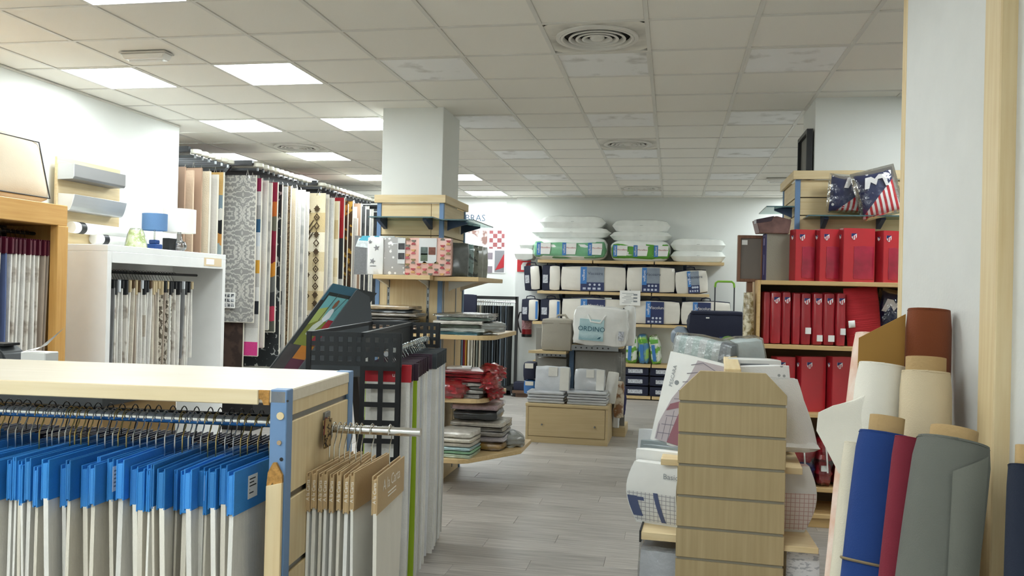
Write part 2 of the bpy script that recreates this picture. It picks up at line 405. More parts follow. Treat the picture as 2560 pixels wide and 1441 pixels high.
for (i, j), lab in zip(VENT, labs):
    x, y = cell(i, j); t = thing('air_diffuser', lab, 'air vent', (x, y, CEIL))
    link('base_tile', sqm, t); link('collar', plate, t); link('core', core, t); link('duct', duct, t)
    for r_ in ringm: link('ring', r_, t)
# emergency luminaires
def emerg(p, lab):
    t = thing('emergency_light', lab, 'emergency light', (p.x, p.y, CEIL))
    obj('base', MB().box(-.17, .17, -.055, .055, -.012, -.002), M('pale_grey', '#cfccc6', .5), t, .003)
    obj('lens', MB().prism([(-.165, -.012), (.165, -.012), (.14, -.05), (-.14, -.05)], -.045, .045), M('frosted_lens', '#e6e4de', .25, coat=.5), t, .006)
    obj('tube_lamp', MB().tube([(-.12, 0, -.053), (.12, 0, -.053)], .008, 8), WHITE, t)
emerg(pt(366, 132, Z=CEIL), 'rectangular emergency light on the ceiling near the white left wall')
emerg(pt(1950, 446, Z=CEIL), 'small emergency light on the ceiling beside the right pillar')
# right partition panel with wooden edges, runs in depth at x = .95
PX = .95
part = thing('partition_panel', 'tall grey-white partition panel with wooden edge strips behind the fabric rolls', 'partition', (PX, 3.3, 0))
yb, ya = pt(2262, 400, X=PX).y-3.3, pt(2487, 400, X=PX).y-3.3
obj('panel', MB().box(0, .04, ya, yb, 0, CEIL-.01), M('partition_white', '#dcdcd8', .6, bs=.1, bsc=60), part)
obj('edge_strip', MB().box(-.004, .044, yb, yb+.055, 0, CEIL-.01), MAPLE, part, .003)
obj('post', MB().box(-.035, .045, ya-.13, ya, 0, CEIL-.01), MAPLE, part, .004)
obj('panel', MB().box(.01, .04, ya-1.2, ya-.13, 0, CEIL-.01), M('partition_white', '#dcdcd8', .6), part)
# ================================================================== HANGING SAMPLES (shared builder)
def hook_mesh(h, mat, r=.0018, R=.018):
    P = [(0, 0, -.004), (0, 0, h-.055), (0, .006, h-.042), (0, .017, h-.026), (0, R+.002, h-.008), (0, R-.003, h+.009), (0, .009, h+R-.003), (0, 0, h+R), (0, -.010, h+R-.004), (0, -R+.002, h+.007), (0, -R-.001, h-.007)]
    return MB().tube(P, r, 6).mesh('hook', mat)
def cloth_mesh(W, L_, T, mat, amp, seed, nu=8, nv=8, nar=.0):
    r = random.Random(seed); a, b, c = r.uniform(0, 6), r.uniform(4, 9), r.uniform(0, 6)
    def fn(u, v):
        fade = min(1, .25+v*1.6)
        return (amp*fade*(math.sin(b*u+a+1.2*v)+.5*math.sin(2.1*b*u+c-2*v)), (u-.5)*W*(1-nar*v+.03*math.sin(3*v+a)), -v*L_)
    return MB().grid(fn, nu, nv, (T, 0, 0)).mesh('fabric', mat)
CACHE = {}
def cget(key, fn):
    if key not in CACHE: CACHE[key] = fn()
    return CACHE[key]
def sample(name, label, cat, group, loc, rz, W, Hh, T, L_, hm, fm, km, hh, seed, amp=.006, parent_tilt=0, hole=False):
    """loc = rod centre; the card hangs below, card plane = local yz, rod along local x"""
    t = thing(name, label, cat, loc, rz, group)
    t.rotation_euler = (parent_tilt, 0, rz)
    link('hook', cget(('hk', hh, km.name), lambda: hook_mesh(hh, km, .0018, .020)), t, (0, 0, -hh))
    def hd():
        mb = MB(); a = T/2
        # folded card: spine closed at the near end, thin slot along the top
        mb.box(-a, -a+.004, -W/2, W/2, -Hh, 0); mb.box(a-.004, a, -W/2, W/2, -Hh, 0); mb.box(-a+.004, a-.004, -W/2, W/2, -Hh+.004, -.010)
        return mb.mesh('header', hm, .0012)
    link('header', cget(('hd', W, Hh, T, hm.name), hd), t, (0, 0, -hh))
    link('fabric', cget(('fb', W, L_, T, fm.name, seed), lambda: cloth_mesh(W*.97, L_, T*.6, fm, amp, seed, nar=.03)), t, (-T*.3, 0, -hh-Hh+.006))
    return t
# ================================================================== NEAR GONDOLA
G = Vector((-.97, 2.035, 0)); GR = math.radians(4)
Gm = Matrix.Translation(G) @ Matrix.Rotation(GR, 4, 'Z')
gon = thing('display_gondola', 'wooden gondola rack with cream top, blue steel posts and chipped edges holding curtain samples', 'display rack', G, GR)
ZT = 1.33; DEP = .565; LEN = 2.1
obj('top_board', MB().box(-LEN, -.002, .0, DEP, ZT-.034, ZT), CREAM, gon, .003)
obj('front_edge', MB().box(-LEN, -.075, -.008, .0, ZT-.038, ZT+.001), WOOD('edge_maple', '#e3cfa4', '#eddcb8', 'x'), gon, .002)
obj('chipped_edge', MB().prism([(-.075, ZT), (-.047, ZT), (-.047, ZT-.038), (-.062, ZT-.038), (-.066, ZT-.026), (-.078, ZT-.020), (-.08, ZT-.010)], -.004, .003), M('raw_chipboard', '#bd8d4c', .95, var=.3, vs=90, bs=.5, bsc=150), gon, label='bare brown chipboard where the edging broke off')
zg = [ZT-.001, pt(737, 1056, Y=2.04).z, pt(729, 1257, Y=2.03).z]
zg.append(zg[2]-.195); zg += [zg[3]-.195*k for k in (1, 2, 3)]; zg.append(.06)
for a, b in zip(zg, zg[1:]):
    obj('slat', MB().box(-.022, -.004, .04, DEP-.04, b+.010, a-.006), MAPLE, gon, .002)
    if b > .1: obj('groove_insert', MB().box(-.024, -.011, .04, DEP-.04, b-.008, b+.012), STEEL, gon)
for y in (0, DEP-.042):
    obj('post', MB().box(-.045, .0, y, y+.042, 0, ZT+.002), BLUEP, gon, .002)
for y in (0, DEP-.042):
    obj('post', MB().box(-LEN, -LEN+.045, y, y+.042, 0, ZT+.002), BLUEP, gon, .002)
zs = pt(703, 1160, Y=2.02).z; RAW = MATS['raw_chipboard']
obj('post_cover', MB().prism([(-.046, .0), (-.004, .0), (-.004, zs-.05), (-.046, zs-.06)], -.013, -.001), MAPLE, gon, .001)
obj('broken_tip', MB().prism([(-.046, zs-.06), (-.040, zs-.062), (-.03, zs-.053), (-.02, zs-.064), (-.004, zs-.05), (-.005, zs-.03), (-.022, zs), (-.030, zs), (-.043, zs-.025)], -.010, -.001), RAW, gon)
def on_post(px, py): 
    p = Gm.inverted() @ pt(px, py, Y=2.03); return (p.x, 0, p.z)
for px, py, r_, mt_ in ((700, 1041, .010, MAPLE), (697, 1108, .006, M('tan_plug', '#b59c7b', .7)), (702, 1150, .005, BLACK), (717, 1004, .003, BLACK)):
    x, _, z = on_post(px, py)
    obj('plug', MB().tube([(x, -.0035 if mt_ is not BLACK else -.001, z), (x, .002, z)], r_, 12), mt_, gon)
RODZ = pt(600, 1053, Y=2.15).z
obj('hang_rail', MB().tube([(-LEN, .13, RODZ), (-.045, .13, RODZ)], .0145, 14), CHROME, gon)
BRZ = pt(600, 1034, Y=2.47).z
obj('back_rail', MB().tube([(-LEN, .43, BRZ), (-.045, .43, BRZ)], .007, 8), BLACK, gon)
obj('bottom_board', MB().box(-LEN, -.03, .02, DEP-.02, .06, .09), MAPLEX, gon)
BLUES = [M('sample_blue_%d' % k, c, .55, var=.06, vs=30, bs=.15, bsc=200, rnd=.12) for k, c in enumerate(('#2f86cf', '#2b7cc0', '#3a8fdc', '#2576bb'))]
LINEN = [M('linen_%d' % k, c, .95, var=.08, vs=20, bs=.5, bsc=220, rnd=.08, stretch=(1, 6, .5), bd=.004) for k, c in enumerate(('#ebe6da', '#f1eee6', '#ded7c8', '#e6e3dc'))]
HOOKS = [M('hook_gold', '#c9b070', .25, 1), M('hook_silver', '#c8c8c6', .2, 1)]
rnd = random.Random(3)
x = -.088; k = 0; rzw = 0
HH = .095
while x > -1.32:
    T = (.010, .014, .018, .022)[rnd.randrange(4)] if k else .020
    T_ = T
    x -= T/2
    dy = rnd.uniform(-.035, .03); rzw = (.8*rzw+rnd.uniform(-2.2, 1.8)) if k else -4; rz = math.radians(rzw)
    hh = (.085, .095, .105)[rnd.randrange(3)] if k else .095
    lp = Gm @ Vector((x, .13, RODZ))
    lab = ('wide blue header sample of off-white fabric with white paper label beside the blue post' if k == 0 else 'blue header curtain sample with off-white fabric on the chrome rail of the gondola')
    if k in (4, 11, 15): lab = 'blue header curtain sample with a printed white label on its card'
    t = sample('curtain_sample', lab, 'fabric sample', 'blue header curtain samples', lp, GR+rz, .36 if k else .37, .105 if k % 3 else .112, T, .92, BLUES[rnd.randrange(4)] if k else BLUES[2], LINEN[rnd.randrange(4)] if k else LINEN[3], HOOKS[rnd.randrange(2)], hh, rnd.randrange(5), .011)
    for c in t.children:
        if c.name.split('.')[0] != 'hook': c.location.y += dy
    if k == 0:
        lb = obj('label', MB().box(.0102, .0108, -.135, -.085, -.085, -.025), PAPER, t, loc=(0, 0, -hh), label='white paper label with small print')
        for q in range(5): obj('print_line', MB().box(.0108, .0111, -.128, -.128+(.03, .022, .034, .0, .02)[q]+.002, -.036-.009*q, -.033-.009*q), BLACK, lb)
    elif k in (4, 11, 15):
        lb = obj('label', MB().box(T/2+.0002, T/2+.0008, -.17, -.12, -.085, -.02), PAPER, t, loc=(0, 0, -hh))
        for q in range(5): obj('print_line', MB().box(T/2+.0008, T/2+.0011, -.165, -.13, -.034-.01*q, -.030-.01*q), M('grey_ink', '#8a8d92', .8), lb)
    x -= T/2+rnd.uniform(.002, .008) if k else T/2+.012; k += 1
NAVYH = M('navy_header', '#1e2440', .35, rnd=.2, coat=.3); GREYF = M('grey_fabric', '#b9b6b0', .9, bs=.3, bsc=150, rnd=.2)
x = -.09
while x > -1.6:
    T = .02; hh = .075
    sample('curtain_sample', 'navy header fabric sample with black hook on the rear rail of the gondola', 'fabric sample', 'navy samples on the rear rail', Gm @ Vector((x, .43, BRZ)), GR+math.radians(rnd.uniform(-2, 2)), .2, .12, T, .85, NAVYH, GREYF, BLACK, hh, rnd.randrange(3), .006)
    x -= rnd.uniform(.03, .05)
# arm with tan samples
pa = Gm.inverted() @ pt(818, 1072, X=-.99); pa.x = .0
pe = Gm.inverted() @ pt(1047, 1056, Y=(Gm @ pa).y)
arm = thing('faceout_hanger', 'straight chrome hanging rod hooked into the slatted gondola end', 'hanging rod', Gm @ Vector((0, pa.y, pa.z)), GR)
obj('rod', MB().tube([(.004, 0, 0), (pe.x, 0, 0)], .0125, 16), CHROME, arm)
obj('end_cap', MB().tube([(pe.x-.004, 0, 0), (pe.x+.002, 0, 0)], .0132, 16), CHROME, arm)
obj('wall_plate', MB().box(-.006, .004, -.022, .022, -.03, .05), STEEL, arm, .002)
TAN = M('tan_card', '#c2a67c', .6, var=.05, bs=.1, bsc=150, rnd=.05); IVORY = [M('ivory_%d' % q, c, .9, bs=.4, bsc=160, rnd=.04, stretch=(1, 5, .6), bd=.004) for q, c in enumerate(('#f4f3ef', '#eceae3', '#e7e2d6'))]
WINK = M('white_ink', '#f2ede2', .5)
xs = [.010, .024, .040, .056, .072, .090, .106, .138, .192]
for q, x in enumerate(xs):
    last = q == len(xs)-1; T = .013 if q not in (1, 6, 8) else .017
    rz = math.radians([-6, -5, -7, -6, -7, -8, -9, -16, -10][q])*-0-math.radians([3, 2, 1, 2, 1, 0, -2, 4, 0][q])
    t = sample('fabric_sample', 'foremost tan card fabric sample with pale lettering across its face' if last else 'tan card fabric sample, %s from the slatted gondola end on the chrome arm' % ('first', 'second', 'third', 'fourth', 'fifth', 'sixth', 'seventh', 'eighth')[min(q, 7)], 'fabric sample', 'tan card samples on the arm', Gm @ Vector((x, pa.y, pa.z)), GR+rz, .30, .108, T, .8, TAN, IVORY[q % 3], CHROME, .092 if q % 2 else .1, q if q > 6 else 2, .006)
    sp = text('A la Carta', .014, WINK, t, (0, -.1502, -.092-.055), (0, math.radians(90), 0)); sp.rotation_euler = (math.pi/2, -math.pi/2, 0)
    if last:
        text('A la Carta', .046, WINK, t, (T/2+.0005, 0, -.092-.048), (math.pi/2, 0, math.pi/2))
        for z_ in (.078, .088): obj('small_print', MB().box(T/2, T/2+.0008, -.04, .05, -.092-z_-.0015, -.092-z_+.0015), WINK, t)
# swatch bundle
sb = thing('swatch_bundle', 'small bundle of leopard and maroon swatches hanging from the slatted end', 'swatches', Gm @ Vector((.003, pa.y-.03, pa.z+.035)), GR)
LEO = BLOTCH('leopard', '#a68a5c', '#2d2018', 60, .5, .56, kind='noise')
for q, (mt_, a, w_, h_) in enumerate(((LEO, 8, .05, .085), (M('maroon_cloth', '#6e2b33', .8), -14, .035, .05), (LEO, -6, .05, .08))):
    obj('swatch', MB().grid(lambda u, v: (.004+.004*q+.004*math.sin(3*u), (u-.5)*w_, -v*h_), 3, 3, (.003, 0, 0)), mt_, sb, rot=(math.radians(a), 0, 0))
# ================================================================== MOBILE MESH RACK
R0 = pt(1003, 835, Y=3.9); RRZ = math.radians(8.2); ZR = R0.z
Rm = Matrix.Translation((R0.x, R0.y, 0)) @ Matrix.Rotation(RRZ, 4, 'Z')
rk = thing('mesh_rack', 'black perforated metal rack on castors with chrome rail full of hanging banners', 'display rack', (R0.x, R0.y, 0), RRZ)
WR = .45; LR = 1.42; GUN = M('gunmetal', '#2b2e31', .5, .2)
def perf(mb, x0, x1, y, z0, z1, pitch, bar, t=.006):
    nx = max(1, round((x1-x0)/pitch)); nz = max(1, round((z1-z0)/pitch))
    for i in range(nx+1): x_ = x0+(x1-x0)*i/nx; mb.box(x_-bar/2, x_+bar/2, y, y+t, z0-bar/2, z1+bar/2)
    for j in range(nz+1): z_ = z0+(z1-z0)*j/nz; mb.box(x0-bar/2, x1+bar/2, y+.0005, y+t-.0005, z_-bar/2, z_+bar/2)
    return mb
obj('perforated_band', perf(MB(), -WR, -.005, 0, ZR-.15, ZR-.01, .045, .023), GUN, rk)
obj('perforated_band', perf(MB(), -WR, -.005, LR, ZR-.15, ZR-.01, .045, .023), GUN, rk)
obj('mesh_panel', perf(MB(), -.185, -.008, .004, .16, ZR-.17, .088, .024), BLACK, rk)
obj('top_bar', MB().box(-.205, -.18, .0, LR, ZR-.022, ZR), GUN, rk, .002)
obj('top_bar', MB().box(-WR-.01, -WR+.012, .0, LR, ZR-.022, ZR), GUN, rk, .002)
obj('side_band', MB().box(-.195, -.189, .0, LR, ZR-.13, ZR-.02), GUN, rk)
for x_ in (-WR, -.012):
    for y_ in (0.004, LR-.004): obj('upright', MB().box(x_-.011, x_+.011, y_-.008, y_+.012, .1, ZR-.0), BLACK, rk)
for y_ in (0, LR): obj('base_bar', MB().box(-WR, 0, y_-.015, y_+.015, .075, .105), BLACK, rk)
for x_ in (-WR, -.015): obj('base_bar', MB().box(x_-.015, x_+.015, 0, LR, .075, .105), BLACK, rk)
whl = MB().tube([(-.012, 0, 0), (.012, 0, 0)], .03, 16).mesh('castor', BLACK); frk = MB().box(-.016, .016, -.012, .012, .0, .045).mesh('fork', STEEL)
for x_ in (-WR, -.015):
    for y_ in (0, LR): c_ = link('castor', whl, rk, (x_, y_, .03)); link('fork', frk, c_)
RZc = pt(1060, 864, Y=4.6).z
RX = -.07
obj('rail', MB().tube([(RX, 0, RZc), (RX, LR, RZc)], .013, 14), CHROME, rk)
REDC = M('red_card', '#b3202c', .4, coat=.2); PLUM = M('plum_card', '#33202f', .45, rnd=.4); CHAR = M('charcoal_card', '#33383c', .5, rnd=.3)
SHEER = [M('sheer_%d' % q, c, .8, var=.05, vs=14, bs=.2, bsc=90, rnd=.06) for q, c in enumerate(('#e9e7e1', '#f0f0ee', '#dcdad4', '#d3d5d8'))]; LIME = M('lime_cloth', '#a5c32b', .75)
GLASSH = M('clear_hook', '#b9c2c2', .15, .6)
ys = [.06, .115, .15, .185, .22, .26, .30, .34, .38, .43, .49, .56, .65, .78, .86, .93, .99, 1.05, 1.1, 1.15, 1.2, 1.25, 1.3]
for q, y_ in enumerate(ys):
    far_ = q > 13
    W_ = .27 if far_ or q == 2 else .23
    hm = REDC if q == 0 else (CHAR if far_ else PLUM)
    fm = LIME if q == 2 else SHEER[(q*7) % 4]
    lab = ('white hanging banner with red header card at the front of the mesh rack' if q == 0 else 'lime green hanging banner among white ones on the mesh rack' if q == 2 else
           'white hanging banner with charcoal header, %s from the far end of the mesh rack' % ('ninth', 'eighth', 'seventh', 'sixth', 'fifth', 'fourth', 'third', 'second', 'first')[q-14] if far_ else 'white hanging banner with dark plum header, %s behind the red headed one' % ('', 'first', '', 'second', 'third', 'fourth', 'fifth', 'sixth', 'seventh', 'eighth', 'ninth', 'tenth', 'eleventh', 'twelfth')[q])
    t = sample('hanging_banner', lab, 'fabric banner', 'banners on the mesh rack', Rm @ Vector((RX, y_, RZc)), RRZ+math.pi/2+math.radians((q*37) % 7-3), W_, .085 if not far_ else .09, .016, 1.08-.0*q, hm, fm, GLASSH, .055, 20+q % 4, .004)
    if q == 0:
        text('us', .03, WHITE, t, (-.0086, -.035, -.055-.05), (math.pi/2, 0, -math.pi/2))
        obj('info_sheet', MB().box(-.0125, -.0115, -.09, .08, -.35, -.16), M('info_print', '#dbd8d0', .8, var=.15, vs=25), t)
# ================================================================== LEFT WALL: WOODEN FRAME RACK
HONEY = WOOD('honey_wood', '#c4924c', '#d3a560', 'z'); HONEYY = WOOD('honey_wood_y', '#c4924c', '#d3a560', 'y')
FX = -4.2
ZF = pt(80, 502, X=FX).z; YF = pt(170, 515, X=FX).y
wf = thing('wooden_frame_rack', 'honey coloured wooden frame rack against the left wall full of burgundy headed samples', 'display rack', (-4.44, YF, 0))
obj('header_board', MB().box(-.24, .24, -2.2, 0, ZF-.145, ZF), HONEYY, wf, .004)
obj('post', MB().box(.18, .245, -.095, .005, 0, ZF-.145), HONEY, wf, .004)
obj('post', MB().box(.18, .245, -2.2, -2.1, 0, ZF-.145), HONEY, wf, .004)
obj('end_panel', MB().box(-.24, .2, -.03, 0, 0, ZF-.145), HONEY, wf)
obj('back_panel', MB().box(-.24, -.225, -2.2, -.03, 0, ZF-.145), M('frame_back', '#4a4038', .9), wf)
obj('base_board', MB().box(-.24, .24, -2.2, 0, 0, .12), HONEYY, wf)
zr = ZF-.2
obj('rail', MB().tube([(0, -2.15, zr), (0, -.03, zr)], .012, 10), BLACK, wf)
BURG = M('burgundy_card', '#57182c', .4, rnd=.2, coat=.2)
CURT = [M('curt_white', '#e9e6e0', .95, var=.1, vs=14, bs=.4, bsc=120), M('curt_ivory', '#ddd5c6', .95, var=.15, vs=12, bs=.4, bsc=100), M('curt_blue', '#56658f', .9, var=.1), BLOTCH('curt_print', '#e6e1d8', '#a89c90', 9, .5, .62), M('curt_taupe', '#b3a596', .9, var=.1), BANDS('curt_bands', ['#8e3a42', '#a86a62', '#caa99b', '#6b5a52', '#b5907a', '#3f3a3c', '#d8c8b8'], -1.1, 0, 2)]
rnd = random.Random(11)
y = -.10; k = 0
seq = [4, 4, 3, 0, 3, 0, 0, 3, 0, 2, 1, 1, 5, 4, 0, 0, 3, 0, 0, 1, 0, 0, 3, 0, 1, 0, 0, 3]
for k, s_ in enumerate(seq):
    T = .014
    lab = {2: 'slate blue curtain sample with burgundy header in the wooden frame', 5: 'red and brown banded curtain sample with burgundy header in the wooden frame', 3: 'faintly printed curtain sample with burgundy header in the wooden frame', 4: 'taupe curtain sample with burgundy header in the wooden frame', 1: 'ivory curtain sample with burgundy header in the wooden frame', 0: 'white curtain sample with burgundy header in the wooden frame'}[s_]
    sample('curtain_sample', lab, 'fabric sample', 'burgundy header curtain samples', (-4.44, YF+y, zr), math.pi/2+math.radians(rnd.uniform(-3, 3)), .36, .11, .02, 1.05, BURG, CURT[s_], HOOKS[1], .05, 40+k % 6, .007)
    y -= rnd.uniform(.033, .05)
# beige seat cushions on top
BEIGE = M('beige_canvas', '#c9baa3', .9, bs=.2, bsc=160); PIPE = M('dark_piping', '#2a2a2c', .6)
def cushion_up(lab, px0, px1, py0, X, th, lean):
    a, b = pt(px0, 480, X=X), pt(px1, 480, X=X); zt = pt((px0+px1)/2, py0, X=X).z; w_ = abs(b.y-a.y); h_ = zt-ZF
    t = thing('seat_cushion', lab, 'cushion', (X, (a.y+b.y)/2, ZF), 0)
    mx = Matrix.Rotation(math.radians(lean), 4, 'Y')
    obj('cover', MB().soft(th, w_, h_, (0, 0, h_/2+.01), 6, .12, .5, mx=mx), BEIGE, t)
    P = [mx @ Vector((th*.46, sy*w_*.47, z_)) for sy, z_ in ((-1, .03), (-1, h_*.97), (1, h_*.97), (1, .03), (-1, .03))]
    obj('piping', MB().tube(P, .005, 6), PIPE, t)
    P = [mx @ Vector((-th*.46, sy*w_*.47, z_)) for sy, z_ in ((-1, .03), (-1, h_*.97), (1, h_*.97), (1, .03), (-1, .03))]
    obj('piping', MB().tube(P, .005, 6), PIPE, t)
    return t
t = cushion_up('beige seat cushion with dark piping standing on the wooden frame rack', -60, 104, 335, -4.42, .2, -14)
obj('strap', MB().soft(.05, .06, .03, (-.1, -.02, .42), 2), BLACK, t)
# ================================================================== WHITE CABINET
CX = -4.15; ya, yb, zt = 5.635, 7.335, 1.6+.284
cab = thing('sample_cabinet', 'open white cabinet beside the wooden frame rack with fabric samples hanging inside', 'cabinet', (-4.42, ya, 0))
wd = yb-ya; LACQ = M('white_lacquer', '#e9e9e7', .35)
obj('side_panel', MB().box(-.27, .27, 0, .05, 0, zt-.05), LACQ, cab, .003)
obj('side_panel', MB().box(-.27, .27, wd-.05, wd, 0, zt-.05), LACQ, cab, .003)
obj('top_panel', MB().box(-.27, .27, 0, wd, zt-.05, zt), LACQ, cab, .003)
obj('fascia', MB().box(.245, .272, .05, wd-.05, zt-.135, zt-.05), LACQ, cab, .002)
obj('back_panel', MB().box(-.27, -.25, .05, wd-.05, 0, zt-.05), LACQ, cab)
obj('bottom_panel', MB().box(-.27, .27, .05, wd-.05, 0, .1), LACQ, cab)
zr = zt-.20
obj('rail', MB().tube([(0, .05, zr), (0, wd-.05, zr)], .012, 10), BLACK, cab)
a = pt(510, 648, X=CX).y-ya; b = pt(553, 652, X=CX).y-ya
lb = obj('name_plate', MB().box(.272, .275, a, b, zt-.115, zt-.04), M('plate_tan', '#d9c3a0', .6), cab)
obj('plate_paper', MB().box(.275, .276, a+.03, a+(b-a)*.55, zt-.1, zt-.05), PAPER, lb)
HEADS = [M('head_dark', '#26282b', .5), M('head_brown', '#5b4630', .6), M('head_white', '#dfe3e8', .5), M('head_tan', '#c8b692', .6)]
CUR2 = CURT[:2]+[CURT[3], CURT[4], BANDS('curt_block', ['#e4e0d8', '#1d1d1f', '#e4e0d8', '#d6d3cc', '#b8ae9f', '#e4e0d8'], -1.05, 0, 2), BLOTCH('curt_leaf', '#ddd6c8', '#6f6558', 16, .52, .56, kind='wave'), M('curt_grey', '#8f8f90', .9, var=.12, vs=10)]
y = .16; k = 0
while y < 1.28:
    s_ = [6, 6, 2, 0, 0, 2, 0, 1, 3, 0, 0, 4, 0, 0, 1, 3, 1, 5, 3, 5, 0, 5, 2, 0][k % 24]; h_ = [0, 0, 0, 2, 0, 0, 3, 1, 3, 1, 2, 0, 0, 1, 3, 3, 3, 3, 0, 3, 0, 0][k % 22]
    nm = {0: 'white', 1: 'ivory', 2: 'faintly printed', 3: 'taupe', 4: 'white sample with black block', 5: 'beige marbled', 6: 'grey'}[s_]
    hn = ('dark', 'brown', 'white', 'tan')[h_]
    sample('curtain_sample', '%s fabric sample with %s header hanging in the white cabinet' % (nm if s_ != 4 else 'black and white block', hn), 'fabric sample', 'samples in the white cabinet', (-4.42, ya+y, zr), math.pi/2+math.radians(rnd.uniform(-3, 3)), .38, (.10, .07, .12)[k % 3], .018, rnd.choice((.62, .95, 1.0)) if s_ != 4 else .8, HEADS[h_], CUR2[s_], BLACK, .06, 50+k % 6, .007)
    y += rnd.uniform(.032, .05); k += 1
# board with blind cassettes on the cabinet
BX = -4.64
p0, p1 = pt(140, 392, X=BX), pt(298, 424, X=BX)
bd = thing('sample_board', 'maple sample board leaning on the white wall with blind cassettes mounted on it', 'sample board', (BX, p0.y, zt))
bw = p1.y-p0.y; bh = (p0.z+p1.z)/2-zt
obj('board', MB().box(-.01, .012, 0, bw, .0, bh), MAPLEY, bd, .002)
ALU = M('aluminium', '#8d8c8c', .42, .5); PALEM = M('pale_metal', '#cfd0d0', .4, .4)
def casset(px0, py0, px1, py1, mt_, capm):
    a, b = pt(px0, (py0+py1)/2, X=-4.5), pt(px1, (py0+py1)/2, X=-4.5)
    return a.y-p0.y, b.y-p0.y
y0_, y1_ = casset(182, 440, 312, 455, None, None); z1 = pt(195, 412, X=-4.5).z-zt; z0 = pt(195, 450, X=-4.5).z-zt
c_ = obj('cassette', MB().prism([(.012, z0), (.14, z0+.005), (.15, z0+.02), (.15, z1), (.012, z1)], y0_, y1_, 'y'), ALU, bd, .003, label='grey metal blind cassette')
obj('end_cap', MB().prism([(.012, z0-.002), (.142, z0+.003), (.152, z0+.018), (.152, z1+.002), (.012, z1+.002)], y0_-.006, y0_, 'y'), PALEM, c_)
z1 = pt(197, 485, X=-4.5).z-zt; z0 = pt(197, 528, X=-4.5).z-zt
arc = [(.012, z0), (.10, z0+.0)]+[(.10+.055*math.sin(k*.26), z0+(z1-z0)*(.5-.5*math.cos(k*.26*2))) for k in range(1, 6)]+[(.012, z1)]
c_ = obj('cassette', MB().prism(arc, y0_+.01, y1_+.02, 'y'), M('pearl_metal', '#b9bbbd', .35, .4), bd, .002, label='rounded pearl blind cassette')
obj('end_cap', MB().prism(arc, y0_+.003, y0_+.01, 'y'), WHITE, c_)
for px0, px1, py, cap in ((183, 318, 568, 205), (240, 320, 597, 262)):
    a = pt(px0, py, X=-4.56).y-p0.y; b = pt(px1, py, X=-4.56).y-p0.y; z_ = pt(px0, py, X=-4.56).z-zt; c1 = pt(cap, py, X=-4.56).y-p0.y
    c_ = obj('roller_tube', MB().tube([(.06, a, max(z_, .045)), (.06, b, max(z_, .045))], .045, 18), WHITE, bd, label='white roller blind tube')
    obj('black_collar', MB().tube([(.06, c1-.03, max(z_, .045)), (.06, c1+.03, max(z_, .045))], .047, 18), BLACK, c_)
# lamps on the cabinet
LX = -4.32
def lamp(lab, sx0, sx1, sy0, sy1, shade_mat, base, X=LX, cone=1.):
    a, b = pt(sx0, sy0, X=X), pt(sx1, sy0, X=X); c = pt((sx0+sx1)/2, (sy0+sy1)/2, X=X)
    d = (Vector((a.x, a.y))-Vector((0, 0))).length
    r = (sx1-sx0)/2*c.length/FPX if False else (sx1-sx0)/2*((c-Vector((0, 0, HC))).dot(FW))/FPX
    z0_, z1_ = pt((sx0+sx1)/2, sy1, X=X).z-zt, pt((sx0+sx1)/2, sy0, X=X).z-zt
    t = thing('table_lamp', lab, 'lamp', (X, c.y, zt))
    obj('lamp_shade', MB().lathe([(r, z0_), (r*cone, z1_), (r*cone-.004, z1_), (r-.004, z0_), (r, z0_)], 28), shade_mat, t)
    return t, r, z0_, z1_
t, r_, z0_, z1_ = lamp('small table lamp with blue drum shade and blue block base on the white cabinet', 357, 417, 535, 577, M('blue_shade', '#5c80aa', .85, bs=.2, bsc=120), None)
obj('stem', MB().tube([(0, 0, .07), (0, 0, z0_+.05)], .008, 8), CHROME, t); BB = M('blue_glaze', '#23437f', .3)
obj('base', MB().box(-.05, .05, -.045, .045, 0, .05).box(-.035, .035, -.03, .03, .05, .085), BB, t, .006)
t, r_, z0_, z1_ = lamp('table lamp with wide white drum shade and clear glass base on the white cabinet', 410, 488, 524, 583, M('white_shade', '#e9e6e0', .9), None, LX+.02)
obj('glass_base', MB().lathe([(.001, .0), (.035, .0), (.062, .03), (.066, .055), (.055, .085), (.03, .1), (.02, .13), (.012, z0_+.04)], 24), CLEAR('clear_glass', '#dfe2e4', .5, 2., .2), t)
obj('black_core', MB().box(-.08, -.01, -.13, -.02, .0, .115), BLACK, t, .004)
t = thing('lamp_shade_wrapped', 'pale green cone lampshade wrapped in shiny plastic on the white cabinet', 'lampshade', (LX-.02, pt(340, 600, X=LX-.02).y, zt))
rr = 31*5.6/FPX*1.05
obj('shade', MB().lathe([(rr, .002), (rr*.62, .15), (rr*.6, .15), (rr*.96, .004), (rr, .002)], 20), BLOTCH('green_print', '#c3d38a', '#e6ecc8', 22, .45, .55), t)
obj('plastic_wrap', MB().lathe([(rr*1.08, .0), (rr*1.0, .05), (rr*.78, .12), (rr*.55, .165), (rr*.1, .155)], 14), CLEAR('film', '#ffffff', .3, 18.), t)
